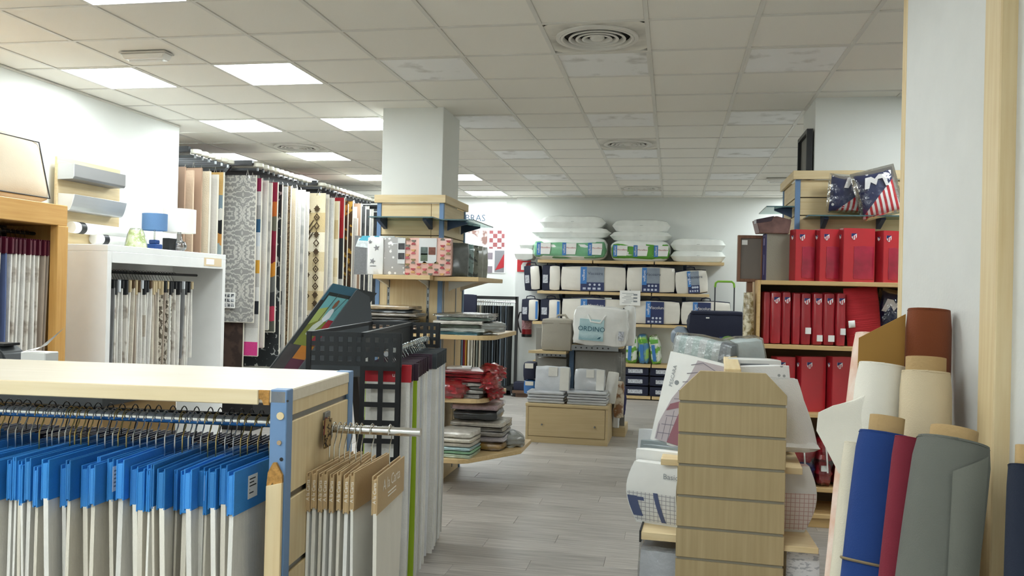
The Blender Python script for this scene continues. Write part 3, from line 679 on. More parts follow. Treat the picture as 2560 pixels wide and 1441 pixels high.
# counter with organiser and leaflet stand
ct = thing('counter_desk', 'pale counter desk between the near gondola and the wooden frame rack', 'desk', (-2.9, 3.55, 0))
obj('worktop', MB().box(-.7, .5, -.3, .3, 1.06, 1.10), DARK, ct, .003)
obj('body', MB().box(-.68, .48, -.27, .28, .0, 1.06), M('counter_brown', '#9a7d52', .6), ct)
t = thing('desk_organiser', 'dark grey rounded organiser on the counter desk', 'organiser', (pt(20, 880, Y=3.45).x, 3.45, 1.10))
zo = pt(0, 858, Y=3.45).z-1.1
obj('body', MB().prism([(-.2, 0), (.1, 0), (.085, zo*.35), (.03, zo*.8), (-.03, zo), (-.2, zo)], -.07, .07), DARK, t, .008, seg=2)
obj('slot', MB().box(-.18, .02, -.05, .05, zo-.01, zo+.001), BLACK, t)
t = thing('leaflet_stand', 'small white leaflet stand with a leaning sheet on the counter desk', 'leaflet stand', (pt(95, 890, Y=3.45).x, 3.45, 1.10))
obj('tray', MB().box(-.06, .07, -.04, .05, 0, .17), WHITE, t, .004)
obj('sheet', MB().add([(-.05, -.045, .17), (.03, -.04, .185), (.105, .04, .285), (.03, .02, .2)], [(0, 1, 2, 3)]), PAPER, t)
# ================================================================== RUG DISPLAY
DMASK = None
mt, nt, N, L, P = base('damask'); P.inputs['Roughness'].default_value = .85
v = coords(N, L); sp = N.new('ShaderNodeSeparateXYZ'); L.new(v, sp.inputs[0])
def math_(op, a, b=None):
    q = N.new('ShaderNodeMath'); q.operation = op
    for i, s_ in enumerate((a, b)):
        if s_ is None: continue
        if isinstance(s_, (int, float)): q.inputs[i].default_value = s_
        else: L.new(s_, q.inputs[i])
    return q.outputs[0]
px_ = math_('PINGPONG', sp.outputs[0], .15); pz_ = math_('PINGPONG', sp.outputs[2], .21)
cv = N.new('ShaderNodeCombineXYZ'); L.new(px_, cv.inputs[0]); L.new(pz_, cv.inputs[2])
wv = N.new('ShaderNodeTexWave'); wv.wave_type = 'RINGS'; wv.rings_direction = 'Y'; wv.inputs['Scale'].default_value = 5.5; wv.inputs['Distortion'].default_value = 7; wv.inputs['Detail'].default_value = 3; wv.inputs['Detail Scale'].default_value = 5.
L.new(cv.outputs[0], wv.inputs[0])
L.new(mix(N, L, rng(N, L, wv.outputs['Fac'], .55, .68), lin('#8d8b88'), lin('#bcb9b2')), P.inputs['Base Color'])
DMASK = mt
RUGM = {
 'damask': DMASK,
 'multi': BANDS('rug_multi', ['#d23f86', '#d9d7d2', '#c9c6c0', '#24262c', '#d8d6d2', '#b9b6b1', '#cf9a35', '#d8d6d2', '#c9cdd2', '#2f5878', '#9b9895', '#c7c4c0', '#8a2348'], -1.95, 0, 2),
 'patch': BANDS('rug_patch', ['#57584f', '#c14058', '#3a3b3e', '#6c6d69', '#d08a2c', '#7d1f33', '#8a2038', '#6d6a5a', '#c2692c', '#8e1e3a'], -1.7, 0, 2, wob=.1),
 'dark': BLOTCH('rug_dark', '#2f3335', '#b9bbb8', 20, .72, .78, kind='voronoi', stretch=(1, 1, 1)),
 'white': M('rug_white', '#dcdad4', .95, var=.1, vs=30, bs=.8, bsc=150), 'grey': BLOTCH('rug_grey', '#a9a8a4', '#c9c7c1', 5), 'cream': M('rug_cream', '#e2d3b8', .95, bs=.6, bsc=120),
 'brown': BLOTCH('rug_brown', '#5d4a38', '#9a8262', 60, .4, .6), 'choc': BLOTCH('rug_choc', '#3a2c26', '#4f3d35', 8), 'peach': M('rug_peach', '#cdb49a', .9, bs=.4), 'tan': M('rug_tan', '#a98b74', .9), 'zig': BANDS('rug_zig', ['#a9b2b2', '#2b2926', '#cf9a52', '#d8d5cc', '#2b2926', '#cdd0cc', '#9fb2b5', '#c98f4a', '#1f2022', '#d8d5cc', '#7f929c', '#d0aa6a'], -1.6, 0, 2, wob=.25),
 'redblk': BANDS('rug_redblk', ['#9a9a98', '#b9b9b5', '#b9b9b5', '#2a2c30', '#2a2c30', '#9e1f26', '#a82630'], -1.9, 0, 2), 'gold': BLOTCH('rug_gold', '#4a3524', '#c79a3e', 12, .55, .62), 'charcoal': BLOTCH('rug_charcoal', '#3a3b3c', '#4c4d4d', 9), 'navy': BANDS('rug_navy', ['#7a2a2e', '#27345c', '#27345c'], -1.2, 0, 2), 'kilim': BANDS('rug_kilim', ['#d9c79f', '#e8dcc0', '#d4bf94', '#e6d8b8', '#d9c79f', '#eee4cc', '#d0ba8c', '#e4d6b4'], -2.0, 0, 2), 'pale': M('rug_pale', '#cfcac2', .95, bs=.5)}
BIND = M('rug_binding', '#d3cdbf', .8)
def rug(key, x1, y, W, top, H, lab, T=.016, rz=0, bind=True):
    """hanging rug, its right edge at x1, plane facing the aisle"""
    t = thing('hanging_rug', lab, 'rug', (x1, y, top), rz)
    def fn(u, v): return (-W*(1-u), .012*math.sin(5*u+3*v+y*9)*v+.006*math.sin(9*u), -H*v)
    obj('pile', MB().grid(fn, 10, 12, (0, T, 0)), RUGM[key], t)
    if bind:
        P = [Vector(fn(1, v/8))+Vector((.002, T/2, 0)) for v in range(9)]
        obj('edge_binding', MB().tube(P, T*.55, 6), BIND, t)
        obj('hem', MB().tube([Vector(fn(u/8, 1))+Vector((0, T/2, 0)) for u in range(9)], T*.55, 6), BIND, t)
    for u in (.12, .5, .88):
        P = [(-W*(1-u)+.02, T/2, -.03), (-W*(1-u)+.01, T/2, .02), (-W*(1-u), T/2, .06), (-W*(1-u)-.01, T/2, .02), (-W*(1-u)-.02, T/2, -.03)]
        obj('clip', MB().tube(P, .0035, 5), CHROME, t)
    return t
WHEEL = M('wheel_cream', '#dcd9ca', .45)
wheelm = MB().lathe([(.001, -.02), (.05, -.022), (.056, -.015), (.056, .012), (.05, .02), (.001, .02)], 20).mesh('wheel', WHEEL); hubm = MB().lathe([(.001, -.034), (.012, -.034), (.012, .03), (.001, .03)], 10).mesh('hub', STEEL)
def rack(lab, x1, y0_, y1_, ntop, W, top):
    t = thing('rug_rack', lab, 'rug rack', (x1, y0_, 0))
    zt_ = top+.10
    obj('beam', MB().box(-W-.3, -W-.22, -.1, y1_-y0_+.1, zt_-.02, zt_+.06), BLACK, t)
    obj('front_beam', MB().box(-W-.3, -.03, -.09, -.05, zt_-.0, zt_+.055), BLACK, t)
    obj('brace', MB().bar((-.30, -.07, zt_+.0), (-.5, -.07, zt_-.26), .03, .04), BLACK, t)
    obj('column', MB().box(-W-.32, -W-.2, -.12, 0, 0, zt_+.06), BLACK, t)
    obj('column', MB().box(-W-.32, -W-.2, y1_-y0_, y1_-y0_+.12, 0, zt_+.06), BLACK, t)
    for k in range(ntop):
        y = (y1_-y0_)*(k+.0)/max(1, ntop-1)
        a = obj('arm', MB().box(-W-.25, -.02, y-.008, y+.008, zt_-.045, zt_-.02), DARK, t)
        w_ = link('wheel', wheelm, a, (.0, y, zt_+.012)); obj('bracket', MB().box(-.02, .0, y-.006, y+.006, zt_-.05, zt_), STEEL, a)
    return t
TOP = 2.80
rack('black swinging rug rack nearest the end of the white wall, cream wheels on top', -4.66, 7.62, 8.25, 6, 1.1, TOP)
rack('black swinging rug rack carrying the grey damask rug in front', -4.45, 8.5, 9.75, 11, 1.2, TOP)
rack('black swinging rug rack carrying the kilim rug in front', -4.42, 10.12, 11.9, 14, 1.2, TOP)
rack('farthest black rug rack with charcoal rugs behind the clad pillar', -4.40, 12.3, 13.1, 6, 1.2, TOP)
r0 = [('navy', 'navy and red rug half hidden at the white wall end'), ('tan', 'tan rug with curling edge at the white wall end'), ('peach', 'peach rug curving outward beside the tan rug'), ('tan', 'brown-pink rug behind the peach rug'), ('cream', 'cream rug with rounded corner on the first rug rack'), ('pale', 'pale grey rug with bound edge on the first rug rack'), ('zig', 'zigzag rug in black, white and ochre on the first rug rack')]
for k, (a, lab) in enumerate(r0):
    rug(a, -4.86+.028*k+(.0 if k != 6 else -.02), 7.60+.105*k, .8, TOP-.02*(k % 3), 1.9, lab, .022, bind=k > 3)
dm = rug('damask', -4.46, 8.47, .85, TOP, 1.6, 'grey damask rug facing the aisle with a small photo sheet clipped near its hem', .012)
o = obj('photo_sheet', MB().box(-.35, -.20, -.022, -.018, -1.45, -1.28), PAPER, dm, label='white sheet with small product photos')
for i in range(3):
    for j in range(3): obj('photo', MB().box(-.34+.046*i, -.305+.046*i, -.024, -.022, -1.435+.052*j, -1.40+.052*j), BLOTCH('photo_grey', '#55585c', '#c6c8ca', 30), o)
r1 = [('multi', 'patchwork rug in maroon, white, blue and ochre bands', .03, 1.95), ('pale', 'pale rug with cream bound edge behind the patchwork band rug', .06, 1.85), ('grey', 'mottled grey rug with white edge before the patchwork diamond rug', .04, 1.65), ('patch', 'patchwork rug in maroon, orange and grey diamonds', .07, 1.7), ('dark', 'dark rug with small white diamond motifs', .07, 2.1), ('white', 'white shaggy rug with charcoal hexagons', .08, 2.0), ('brown', 'brown speckled rug on the damask rug rack', .06, 2.0), ('cream', 'cream rug beside the brown speckled rug', .08, 2.0), ('white', 'white rug on the damask rack', .09, 2.05), ('grey', 'grey cloudy rug near the rack end', .1, 2.0), ('pale', 'pale beige rug last on the damask rack', .1, 2.0)]
for k, (a, lab, dx, H) in enumerate(r1):
    t = rug(a, -4.46+dx*.5, 8.56+.115*k, .9, TOP-.02-.01*(k % 3), H, lab)
    if k == 5:
        for zc in (-1.25, -1.75): obj('hexagon', MB().prism([(-.13, zc+.1), (-.02, zc+.03), (-.02, zc-.12), (-.13, zc-.2), (-.3, zc-.12), (-.3, zc+.03)], -.03, -.026), M('hexa_charcoal', '#33363a', .95), t)
rug('choc', -4.60, 8.515, .95, 1.62, .92, 'dark brown low pile rug with pale rounded edge hanging lowest').location.z = 1.62
k_ = rug('kilim', -4.36, 10.1, .8, TOP, 2.0, 'cream kilim rug with dark brown diamonds and zigzag motifs', .012, bind=False)
mo = MB(); KB = M('kilim_brown', '#4a3a26', .95)
def dia(x, z, s_, hollow):
    if hollow:
        for q in range(4):
            a0, a1 = math.pi/2*q, math.pi/2*(q+1)
            o_ = [(x+s_*.8*math.cos(a0), z+s_*math.sin(a0)), (x+s_*.8*math.cos(a1), z+s_*math.sin(a1)), (x+s_*.5*math.cos(a1), z+s_*.62*math.sin(a1)), (x+s_*.5*math.cos(a0), z+s_*.62*math.sin(a0))]
            mo.prism(o_, -.022, -.018)
        if hollow == 2: mo.prism([(x-s_*.25, z), (x, z-s_*.3), (x+s_*.25, z), (x, z+s_*.3)], -.022, -.018)
    else:
        P = []
        for q in range(16):
            a = 2*math.pi*q/16; rr_ = s_*(1 if q % 4 == 0 else .62 if q % 2 else .78); P.append((x+rr_*.85*math.cos(a), z+rr_*math.sin(a)))
        mo.prism(P, -.022, -.018)
for q in range(16): dia(-.10, -.2-.11*q, .052, [0, 2, 1, 0, 1, 0, 2, 2, 2, 2, 0, 0, 2, 1, 0, 2][q])
for q in range(14): dia(-.215 if q % 2 else -.25, -.1-.135*q, .05, [0, 0, 1, 0, 1, 0, 2, 0, 0, 2, 0, 0, 1, 0][q])
for zc in (-.45, -.52, -.6):
    for sg in (-1, 1): mo.prism([(-.22, zc), (-.22+sg*.07, zc+.1), (-.22+sg*.085, zc+.1), (-.22, zc-.03)], -.022, -.018)
obj('motif', mo, KB, k_, label='woven dark brown diamonds')
r2 = ['pale', 'white', 'kilim', 'redblk', 'redblk', 'gold', 'gold', 'pale', 'white', 'tan', 'charcoal', 'charcoal', 'grey', 'white']
n2 = ['pale grey rug behind the kilim rug', 'white corded rug two behind the kilim rug', 'cream kilim rug with small dark dashes behind the white corded rug', 'maroon rug with thin red edge in the kilim rack', 'rug with red, black and grey blocks in the kilim rack', 'brown and gold glittering rug in the kilim rack', 'second brown and gold rug behind its twin', 'pale rug hanging lower between gold and tan rugs', 'thin white rug before the tan rug', 'tan rug near the end of the kilim rack', 'charcoal rug near the end of the kilim rack', 'black-grey rug behind the charcoal rug', 'mottled rug last but one on the kilim rack', 'white rug last on the kilim rack']
for k, (a, lab) in enumerate(zip(r2, n2)):
    rug(a, -4.38+.022*((k*5) % 4), 10.24+.122*k, .9, TOP-.03*(k % 3)-(.2 if k == 7 else 0), 1.95, lab, .02)
for k, (a, lab) in enumerate((('charcoal', 'charcoal rug in front on the farthest rack'), ('charcoal', 'second charcoal rug on the farthest rack'), ('grey', 'mottled grey rug on the farthest rack'), ('white', 'white rug on the farthest rack'), ('pale', 'pale rug last on the farthest rack'))):
    rug(a, -4.32+.05*k, 12.3+.16*k, .9, TOP-.03, 1.95, lab, .02)
# folded dark plinth below rugs
t = tag(obj('rug_plinth', MB().box(-5.6, -4.5, 8.6, 9.8, 0, .35).box(-5.5, -4.6, 8.7, 9.7, .35, .42), M('plinth_black', '#1f1d1d', .8)), 'low black plinth under the rugs beside the white cabinet', 'plinth')
# ================================================================== TILTED PLAY MAT DISPLAY
def quad_board(c, th, nrm):
    n = nrm*th; return MB().add([p for p in c]+[p-n for p in c], [(0, 1, 2, 3), (7, 6, 5, 4), (0, 4, 5, 1), (1, 5, 6, 2), (2, 6, 7, 3), (3, 7, 4, 0)])
A = pt(668, 930, Y=4.72); D = pt(832, 709, Y=5.28)
B_ = pt(896, 723, Y=5.42)
up_ = (D-A); rt_ = (B_-D); 
C_ = A+rt_*2.4; B2 = D+rt_*1.0
nrm = (rt_).cross(up_).normalized()
if nrm.y > 0: nrm = -nrm
pm = thing('play_mat_display', 'sloping dark display stand printed with a child on a swing and coloured blocks', 'display stand', (A.x, A.y, 0))
off = Vector((A.x, A.y, 0))
def sub(u0, u1, v0, v1, lift=.0, sk=0):
    f = lambda u, v: A+rt_*u+up_*v+nrm*lift-off
    return [f(u0, v0), f(u1, v0), f(u1+sk, v1), f(u0+sk, v1)]
obj('board', quad_board(sub(0, 1.75, 0, 1), .03, nrm), M('display_black', '#22272a', .4), pm)
def pic(name, pts, col, lift=.002, rough=.35):
    c = [A+rt_*u+up_*v+nrm*lift-off for u, v in pts]; n = len(c); b = [p-nrm*.002 for p in c]
    return obj(name, MB().add(c+b, [tuple(range(n)), tuple(range(2*n-1, n-1, -1))]+[(i, (i+1) % n, (i+1) % n+n, i+n) for i in range(n)]), M('mat_'+col, '#'+col, rough, var=.12, vs=9), pm)
pic('picture_border', [(.0, .80), (1.0, .80), (1., 1.0), (.0, 1.0)], '2f5a6c')
pic('picture_frame', [(.1, .28), (.97, .28), (.97, .9), (.1, .9)], '1c2423', .003)
pic('picture_sky', [(.16, .5), (.94, .5), (.94, .86), (.16, .86)], '63a0a4', .004)
pic('picture_cloud', [(.16, .5), (.5, .52), (.45, .74), (.16, .7)], '9aa85c', .0045)
pic('picture_field', [(.16, .3), (.94, .3), (.94, .55), (.5, .6), (.16, .52)], '6f7626', .005)
pic('picture_rope', [(.40, .58), (.42, .58), (.47, .9), (.45, .9)], '2a3a38', .006); pic('picture_rope', [(.62, .6), (.64, .6), (.86, .88), (.84, .88)], '2a3a38', .006)
pic('picture_figure', [(.48, .60), (.60, .56), (.72, .62), (.70, .70), (.62, .74), (.54, .70)], 'c9d2d6', .007)
pic('picture_figure', [(.55, .74), (.62, .72), (.68, .76), (.66, .82), (.59, .83), (.55, .79)], '7a5138', .008)
pic('picture_figure', [(.30, .42), (.42, .40), (.62, .56), (.50, .60), (.34, .52)], 'b9c0b4', .007)
pic('colour_block', [(.62, .31), (1.7, .31), (1.7, .60), (.72, .60)], '8e1b2c', .008)
pic('colour_block', [(.05, .0), (.9, .0), (.9, .30), (.05, .30)], '3a3536', .004)
pic('colour_block', [(.45, .16), (1.1, .16), (1.1, .30), (.45, .30)], 'b5701f', .006); pic('colour_block', [(.9, .16), (1.6, .16), (1.6, .31), (.9, .31)], '9c4a1e', .0055)
pic('colour_block', [(.42, .0), (1.3, .0), (1.3, .16), (.42, .16)], '4f1730', .006)
def onpl(px, py, lift):
    d = ray(px, py); o_ = A+nrm*lift; t_ = (o_-Vector((0, 0, HC))).dot(nrm)/d.dot(nrm); return Vector((0, 0, HC))+d*t_
g_ = [onpl(px, py, .03)-off for px, py in ((893, 724), (924, 742), (930, 800), (905, 940), (735, 940))]
obj('side_panel', MB().add(g_+[p-nrm*.03 for p in g_], [(0, 1, 2, 3, 4), (9, 8, 7, 6, 5)]+[(i, (i+1) % 5, (i+1) % 5+5, i+5) for i in range(5)]), M('panel_slate', '#3b4044', .5), pm)
obj('stand_leg', MB().bar(D+rt_*.7-off-nrm*.03, Vector((D.x+.25, D.y+.1, 0))-off, .05, .05), BLACK, pm)
obj('stand_leg', MB().bar(A+rt_*.7-off-nrm*.03, Vector((A.x+.2, A.y+.05, 0))-off, .05, .05), BLACK, pm)
# ================================================================== WRAPPED GOODS HELPERS
def PL(key, col, rough=.45, var=.06, vs=8., coat=.8, bs=.5, bsc=16.):
    """cloth or card seen through tight clear film"""
    if key in MATS: return MATS[key]
    mt = M(key, col, rough, var=var, vs=vs, coat=coat, bs=bs, bsc=bsc, bd=.006)
    P = mt.node_tree.nodes['Principled BSDF']; P.inputs['Coat Roughness'].default_value = .12; return mt
def flat(name, lab, cat, loc, sx, sy, sz, mat, rz=0, grp=None, seed=0, wr=.0015, tilt=(0, 0), film=None, band=None):
    t = thing(name, lab, cat, loc, 0, grp, rot=(tilt[0], tilt[1], rz))
    obj('folded_cloth', MB().soft(sx, sy, sz, (0, 0, sz/2), 5, .10, .7, wr, seed), mat, t)
    if film: obj('clear_sleeve', MB().soft(sx*1.06, sy*1.05, sz*1.04, (0, 0, sz*.52), 4, .1, .5, .003, seed+5), film, t)
    if band: obj('paper_band', MB().soft(sx*.34, sy*1.01, sz*1.03, (0, 0, sz*.5), 3, .1, .6), band, t)
    return t
FILM = CLEAR('film', '#ffffff', .3, 18.)
# ================================================================== CLAD PILLAR (centre)
CF = 6.70; cx0, cx1 = pt(942, 560, Y=CF).x, pt(1108, 560, Y=CF).x; CZT = pt(1020, 488, Y=CF).z; CBk = 7.46
cl = thing('pillar_cladding', 'maple slatted cladding with blue corner posts around the centre pillar', 'cladding', ((cx0+cx1)/2, CF, 0))
hw = (cx1-cx0)/2
def clad(t, hw, depth, zt, cols, zsplit):
    for s_ in (-1, 1):
        for y in (0, depth-.035): obj('corner_post', MB().box(s_*hw-(.035 if s_ > 0 else 0), s_*hw+(0 if s_ > 0 else .035), y, y+.035, 0, zt-.065), BLUEP, t)
    # top trim as four boards
    obj('top_trim', MB().box(-hw-.02, hw+.02, -.02, .0, zt-.065, zt), MAPLEX, t, .002); obj('top_trim', MB().box(-hw-.02, hw+.02, depth, depth+.02, zt-.065, zt), MAPLEX, t, .002)
    obj('top_trim', MB().box(hw, hw+.02, 0, depth, zt-.065, zt), MAPLEY, t, .002); obj('top_trim', MB().box(-hw-.02, -hw, 0, depth, zt-.065, zt), MAPLEY, t, .002)
    z = zt-.066
    while z > zsplit+.02:
        z2 = max(z-.135, zsplit)
        for xa, xb in cols: obj('slat', MB().box(xa, xb, .008, .024, z2+.006, z-.002), MAPLEX, t, .001)
        for s_ in (-1, 1): obj('slat', MB().box(s_*hw-(.024 if s_ > 0 else -.008), s_*hw-(.008 if s_ > 0 else -.024), .036, depth-.036, z2+.006, z-.002), MAPLEY, t, .001)
        z = z2
    obj('backing', MB().box(-hw+.026, hw-.026, .026, .034, .001, zt-.07).box(hw-.034, hw-.026, .034, depth-.04, .001, zt-.07).box(-hw+.026, -hw+.034, .034, depth-.04, .001, zt-.07), M('groove_dark', '#6d6250', .8), t)
zsh = pt(1020, 688, Y=6.36).z
xs_ = pt(1077, 560, Y=CF).x-(cx0+cx1)/2
clad(cl, hw, CBk-CF, CZT, ((-hw+.036, xs_-.002), (xs_+.002, hw-.036)), zsh)
strips = [pt(970, 740, Y=CF).x-(cx0+cx1)/2, pt(1069, 740, Y=CF).x-(cx0+cx1)/2]
ed = [-hw+.036, strips[0]-.012, strips[0]+.012, strips[1]-.012, strips[1]+.012, hw-.036]
for a, b in ((0, 1), (2, 3), (4, 5)): obj('lower_panel', MB().box(ed[a], ed[b], .008, .024, .001, zsh-.002), MAPLE, cl, .001)
for s_ in strips:
    u_ = obj('slotted_strip', MB().box(s_-.011, s_+.011, .010, .022, .05, zsh), STEEL, cl)
    sl = MB()
    for k in range(28): sl.box(s_-.004, s_+.004, .008, .0105, .1+.06*k, .13+.06*k)
    obj('slot', sl, BLACK, u_)
for y in (.10, .5):
    obj('slotted_strip', MB().box(hw-.020, hw-.006, y-.011, y+.011, .05, zsh), STEEL, cl)
obj('lower_panel', MB().box(hw-.024, hw-.010, .036, CBk-CF-.036, .001, zsh-.002), MAPLE, cl, .001)
obj('lower_panel', MB().box(-hw+.010, -hw+.024, .036, CBk-CF-.036, .001, zsh-.002), MAPLE, cl, .001)
cxm = (cx0+cx1)/2
# glass shelves
GLS = CLEAR('shelf_glass', '#cfe3df', .35, .2, .12); GEDGE = M('glass_edge', '#4d6e72', .2, coat=.5); BRK = M('bracket_blue', '#32486a', .45)
def glass_shelf(lab, x0_, x1_, y0_, y1_, z, brx, side=0):
    t = thing('glass_shelf', lab, 'shelf', ((x0_+x1_)/2, (y0_+y1_)/2, z)); hx, hy = (x1_-x0_)/2, (y1_-y0_)/2
    obj('pane', MB().box(-hx, hx, -hy, hy, 0, .008), GLS, t)
    e = MB().box(-hx-.001, hx+.001, -hy-.002, -hy, -.0005, .0085)
    e.box(hx, hx+.002, -hy, hy, -.0005, .0085).box(-hx-.002, -hx, -hy, hy, -.0005, .0085)
    obj('pane_edge', e, GEDGE, t)
    for b in brx:
        if side == 0: obj('bracket', MB().prism([(hy-.0, -.07), (hy-.0, .012), (hy-.06, .012), (-hy*.2, -.001), (-hy*.2, -.012), (hy-.03, -.06)], b-(x0_+x1_)/2-.016, b-(x0_+x1_)/2+.016, 'x'), BRK, t)
        else: obj('bracket', MB().prism([(-side*hx, -.07), (-side*hx, .012), (-side*(hx-.05), .012), (side*hx*.3, -.001), (side*hx*.3, -.014), (-side*(hx-.03), -.055)], b-(y0_+y1_)/2-.014, b-(y0_+y1_)/2+.014, 'y'), BRK, t)
    return t
zg_ = pt(1010, 544, Y=6.40).z
glass_shelf('clear glass shelf on blue brackets at the front of the centre pillar', pt(922, 541, Y=6.40).x, cx1-.005, 6.40, CF+.008, zg_, [pt(953, 550, Y=6.6).x, pt(1068, 550, Y=6.6).x])
glass_shelf('clear glass shelf on dark brackets on the right side of the centre pillar', cx1+.006, cx1+.27, 6.62, 7.4, zg_+.0, [6.82, 7.28], 1)
# wooden shelf around front and right
SHF = WOOD('shelf_maple', '#c9ab78', '#d8be90', 'x')
def wshelf(lab, poly, z, th=.035, under=True):
    cx_ = sum(p[0] for p in poly)/len(poly); cy_ = sum(p[1] for p in poly)/len(poly)
    t = thing('wooden_shelf', lab, 'shelf', (cx_, cy_, z))
    obj('board', MB().prism([(a-cx_, b-cy_) for a, b in poly], -th, 0, 'z'), SHF, t, .003); return t
def rc(x0_, x1_, y0_, y1_, r_=.0, n=6):
    """rectangle whose near right corner is rounded"""
    P = [(x0_, y1_), (x0_, y0_)]
    if r_:
        for k in range(n+1):
            a = -math.pi/2+math.pi/2*k/n; P.append((x1_-r_+r_*math.cos(a), y0_+r_+r_*math.sin(a)))
    else: P.append((x1_, y0_))
    P.append((x1_, y1_)); return P
ws = wshelf('wooden shelf of packaged tablecloths on the front of the centre pillar', rc(pt(932, 686, Y=6.36).x, cx1-.002, 6.36, CF+.006), zsh)
for s_ in strips: obj('bracket', MB().prism([(.34-.17, -.036), (.34-.17, -.10), (.30-.17, -.08), (-.1, -.036)], s_+cxm-ws.location.x-.006, s_+cxm-ws.location.x+.006, 'x'), WHITE, ws)
ws2 = wshelf('wooden shelf of upright packages on the right side of the centre pillar', rc(cx1+.001, pt(1203, 692, Y=6.55).x, 6.46, 7.42), zsh-.004)
for y in (.10, .5): obj('bracket', MB().prism([(-.15, -.036), (-.15, -.12), (-.12, -.1), (.1, -.036)], y+CF-ws2.location.y-.006, y+CF-ws2.location.y+.006, 'y'), WHITE, ws2)
# packaged tablecloths standing on the shelf
def upright(name, lab, cat, px0, py0, px1, py1, Y, th, mat, z=None, grp=None, rz=0, wr=.001, coat=True, bulge=.06):
    xa, xb, za, zb = rect(px0, py0, px1, py1, Y); z = za if z is None else z
    t = thing(name, lab, cat, ((xa+xb)/2, Y+th/2, z), rz, grp); w_, h_ = xb-xa, zb-z
    obj('packet', MB().soft(w_, th, h_, (0, 0, h_/2), 5, bulge, .35, wr, int(px0)), mat, t)
    t['w'] = w_; t['h'] = h_; return t, w_, h_, th
GEO = BLOTCH('grey_floral', '#f0efed', '#a8a6a4', 26, .30, .36, .35, 'voronoi', coat=.7)
PINKP = PL('pink_ground', '#e2b3a4', .4)
t, w_, h_, th = upright('tablecloth_package', 'white tablecloth package printed with grey stars', 'package', 918, 594, 958, 681, 6.42, .06, PL('white_pack', '#e9e9e7', .35), zsh)
def star(mb, cx_, cz, r_, y, a0=0):
    P = []
    for q in range(10):
        a = a0+math.pi/2+math.pi*q/5; k = r_ if q % 2 == 0 else r_*.42; P.append((cx_+k*math.cos(a), cz+k*math.sin(a)))
    mb.prism(P, y-.0015, y+.006)
for a_ in ((.01, h_*.72, .026, -th/2-.004, .2), (-.02, h_*.36, .026, -th/2-.004, -.3), (-.045, h_*.88, .016, -th/2-.004)):
    sm = MB(); star(sm, *a_); obj('star_print', sm, M('star_grey', '#87868a', .5), t); obj('caption', MB().box(-.04, .01, -th/2-.005, -th/2+.004, h_*.22, h_*.235), M('star_grey', '#87868a', .5), t)
t, w_, h_, th = upright('tablecloth_package', 'white tablecloth package with grey floral lattice', 'package', 958, 594, 1013, 682, 6.43, .06, GEO, zsh)
o = obj('insert_card', MB().box(.03, w_/2, -th/2-.006, -th/2, h_*.3, h_*.98), PL('card_pale', '#d9dbdb'), t)
for z_ in (.42, .68): obj('photo', MB().box(.035, w_/2-.004, -th/2-.0075, -th/2-.006, h_*z_, h_*z_+.05), M('photo_dark', '#3f3f42', .4, var=.5, vs=30), o)
t, w_, h_, th = upright('tablecloth_package', 'pink tablecloth package with red and ochre half circles and a photo card', 'package', 1012, 595, 1128, 685, 6.43, .06, PINKP, zsh)
cols = [M('hc_%d' % k, c, .4, coat=.6) for k, c in enumerate(('#a8323c', '#8a7440', '#cf9c5c', '#6e6a5e', '#c4545c'))]
sets = [MB() for _ in cols]
nc, nr = 8, 8
for i in range(nc):
    for j in range(nr):
        cx_ = -w_/2+w_*(i+.5)/nc; cz = h_*(j+.5)/nr
        if abs(cx_-.0) < w_*.2 and cz > h_*.32: continue
        r_ = min(w_/nc, h_/nr)*.47; up = (i+j) % 2
        P = [(cx_+r_*math.cos(math.pi*q/8)*1.0, cz+(r_ if up else -r_)*math.sin(math.pi*q/8)) for q in range(9)]
        obj('half_circle', MB().prism(P, -th/2-.0085, -th/2+.002), cols[(i*2+j*3) % 5], t)
for k, s_ in enumerate(sets): pass
o = obj('insert_card', MB().box(-w_*.19, w_*.19, -th/2-.0085, -th/2, h_*.33, h_*.99), PL('card_pale', '#d9dbdb'), t)
for a, b, c in ((-.15, .55, '#5b6a66'), (.02, .55, '#7a4636'), (-.15, .38, '#5b6a58')): obj('photo', MB().box(w_*a, w_*(a+.15), -th/2-.010, -th/2-.008, h_*b, h_*b+.06), M('photo'+c, c, .4, var=.4, vs=25), o)
t = thing('deck_photo_board', 'clear edged board with a grey decking and sunlounger photo jutting past the pillar', 'photo board', (pt(935, 636, Y=6.55).x, 6.56, zsh))
xa, xb, za, zb = rect(885, 590, 985, 683, 6.55); w_ = (xb-xa)/2; h_ = zb-zsh
obj('board', MB().box(-w_, w_, -.004, .004, 0, h_), BANDS('deck_print', ['#77787a', '#9a9b9c', '#83868a', '#a9aaac', '#747679', '#93969a'], -.1, .1, 0, .3, 0), t)
obj('lounger_print', MB().prism([(-w_*.95, h_*.72), (w_, h_*.62), (w_, h_*.9), (-w_*.8, h_*.95)], -.0055, -.0035), M('print_white', '#dfe6e8', .3, var=.3, vs=30), t)
obj('lounger_print', MB().prism([(-w_*.8, h_*.88), (w_, h_*.84), (w_, h_), (-w_*.6, h_)], -.0065, -.0045), BANDS('print_aqua', ['#58b4cc', '#e8eef0', '#4aa6c2', '#e8eef0'], -.08, .08, 0, .3, 0), t)
obj('leg_print', MB().prism([(-.01, h_*.45), (.0, h_*.45), (.045, h_*.66), (.03, h_*.66)], -.0055, -.0035), M('print_grey', '#c4c8ca', .3), t)
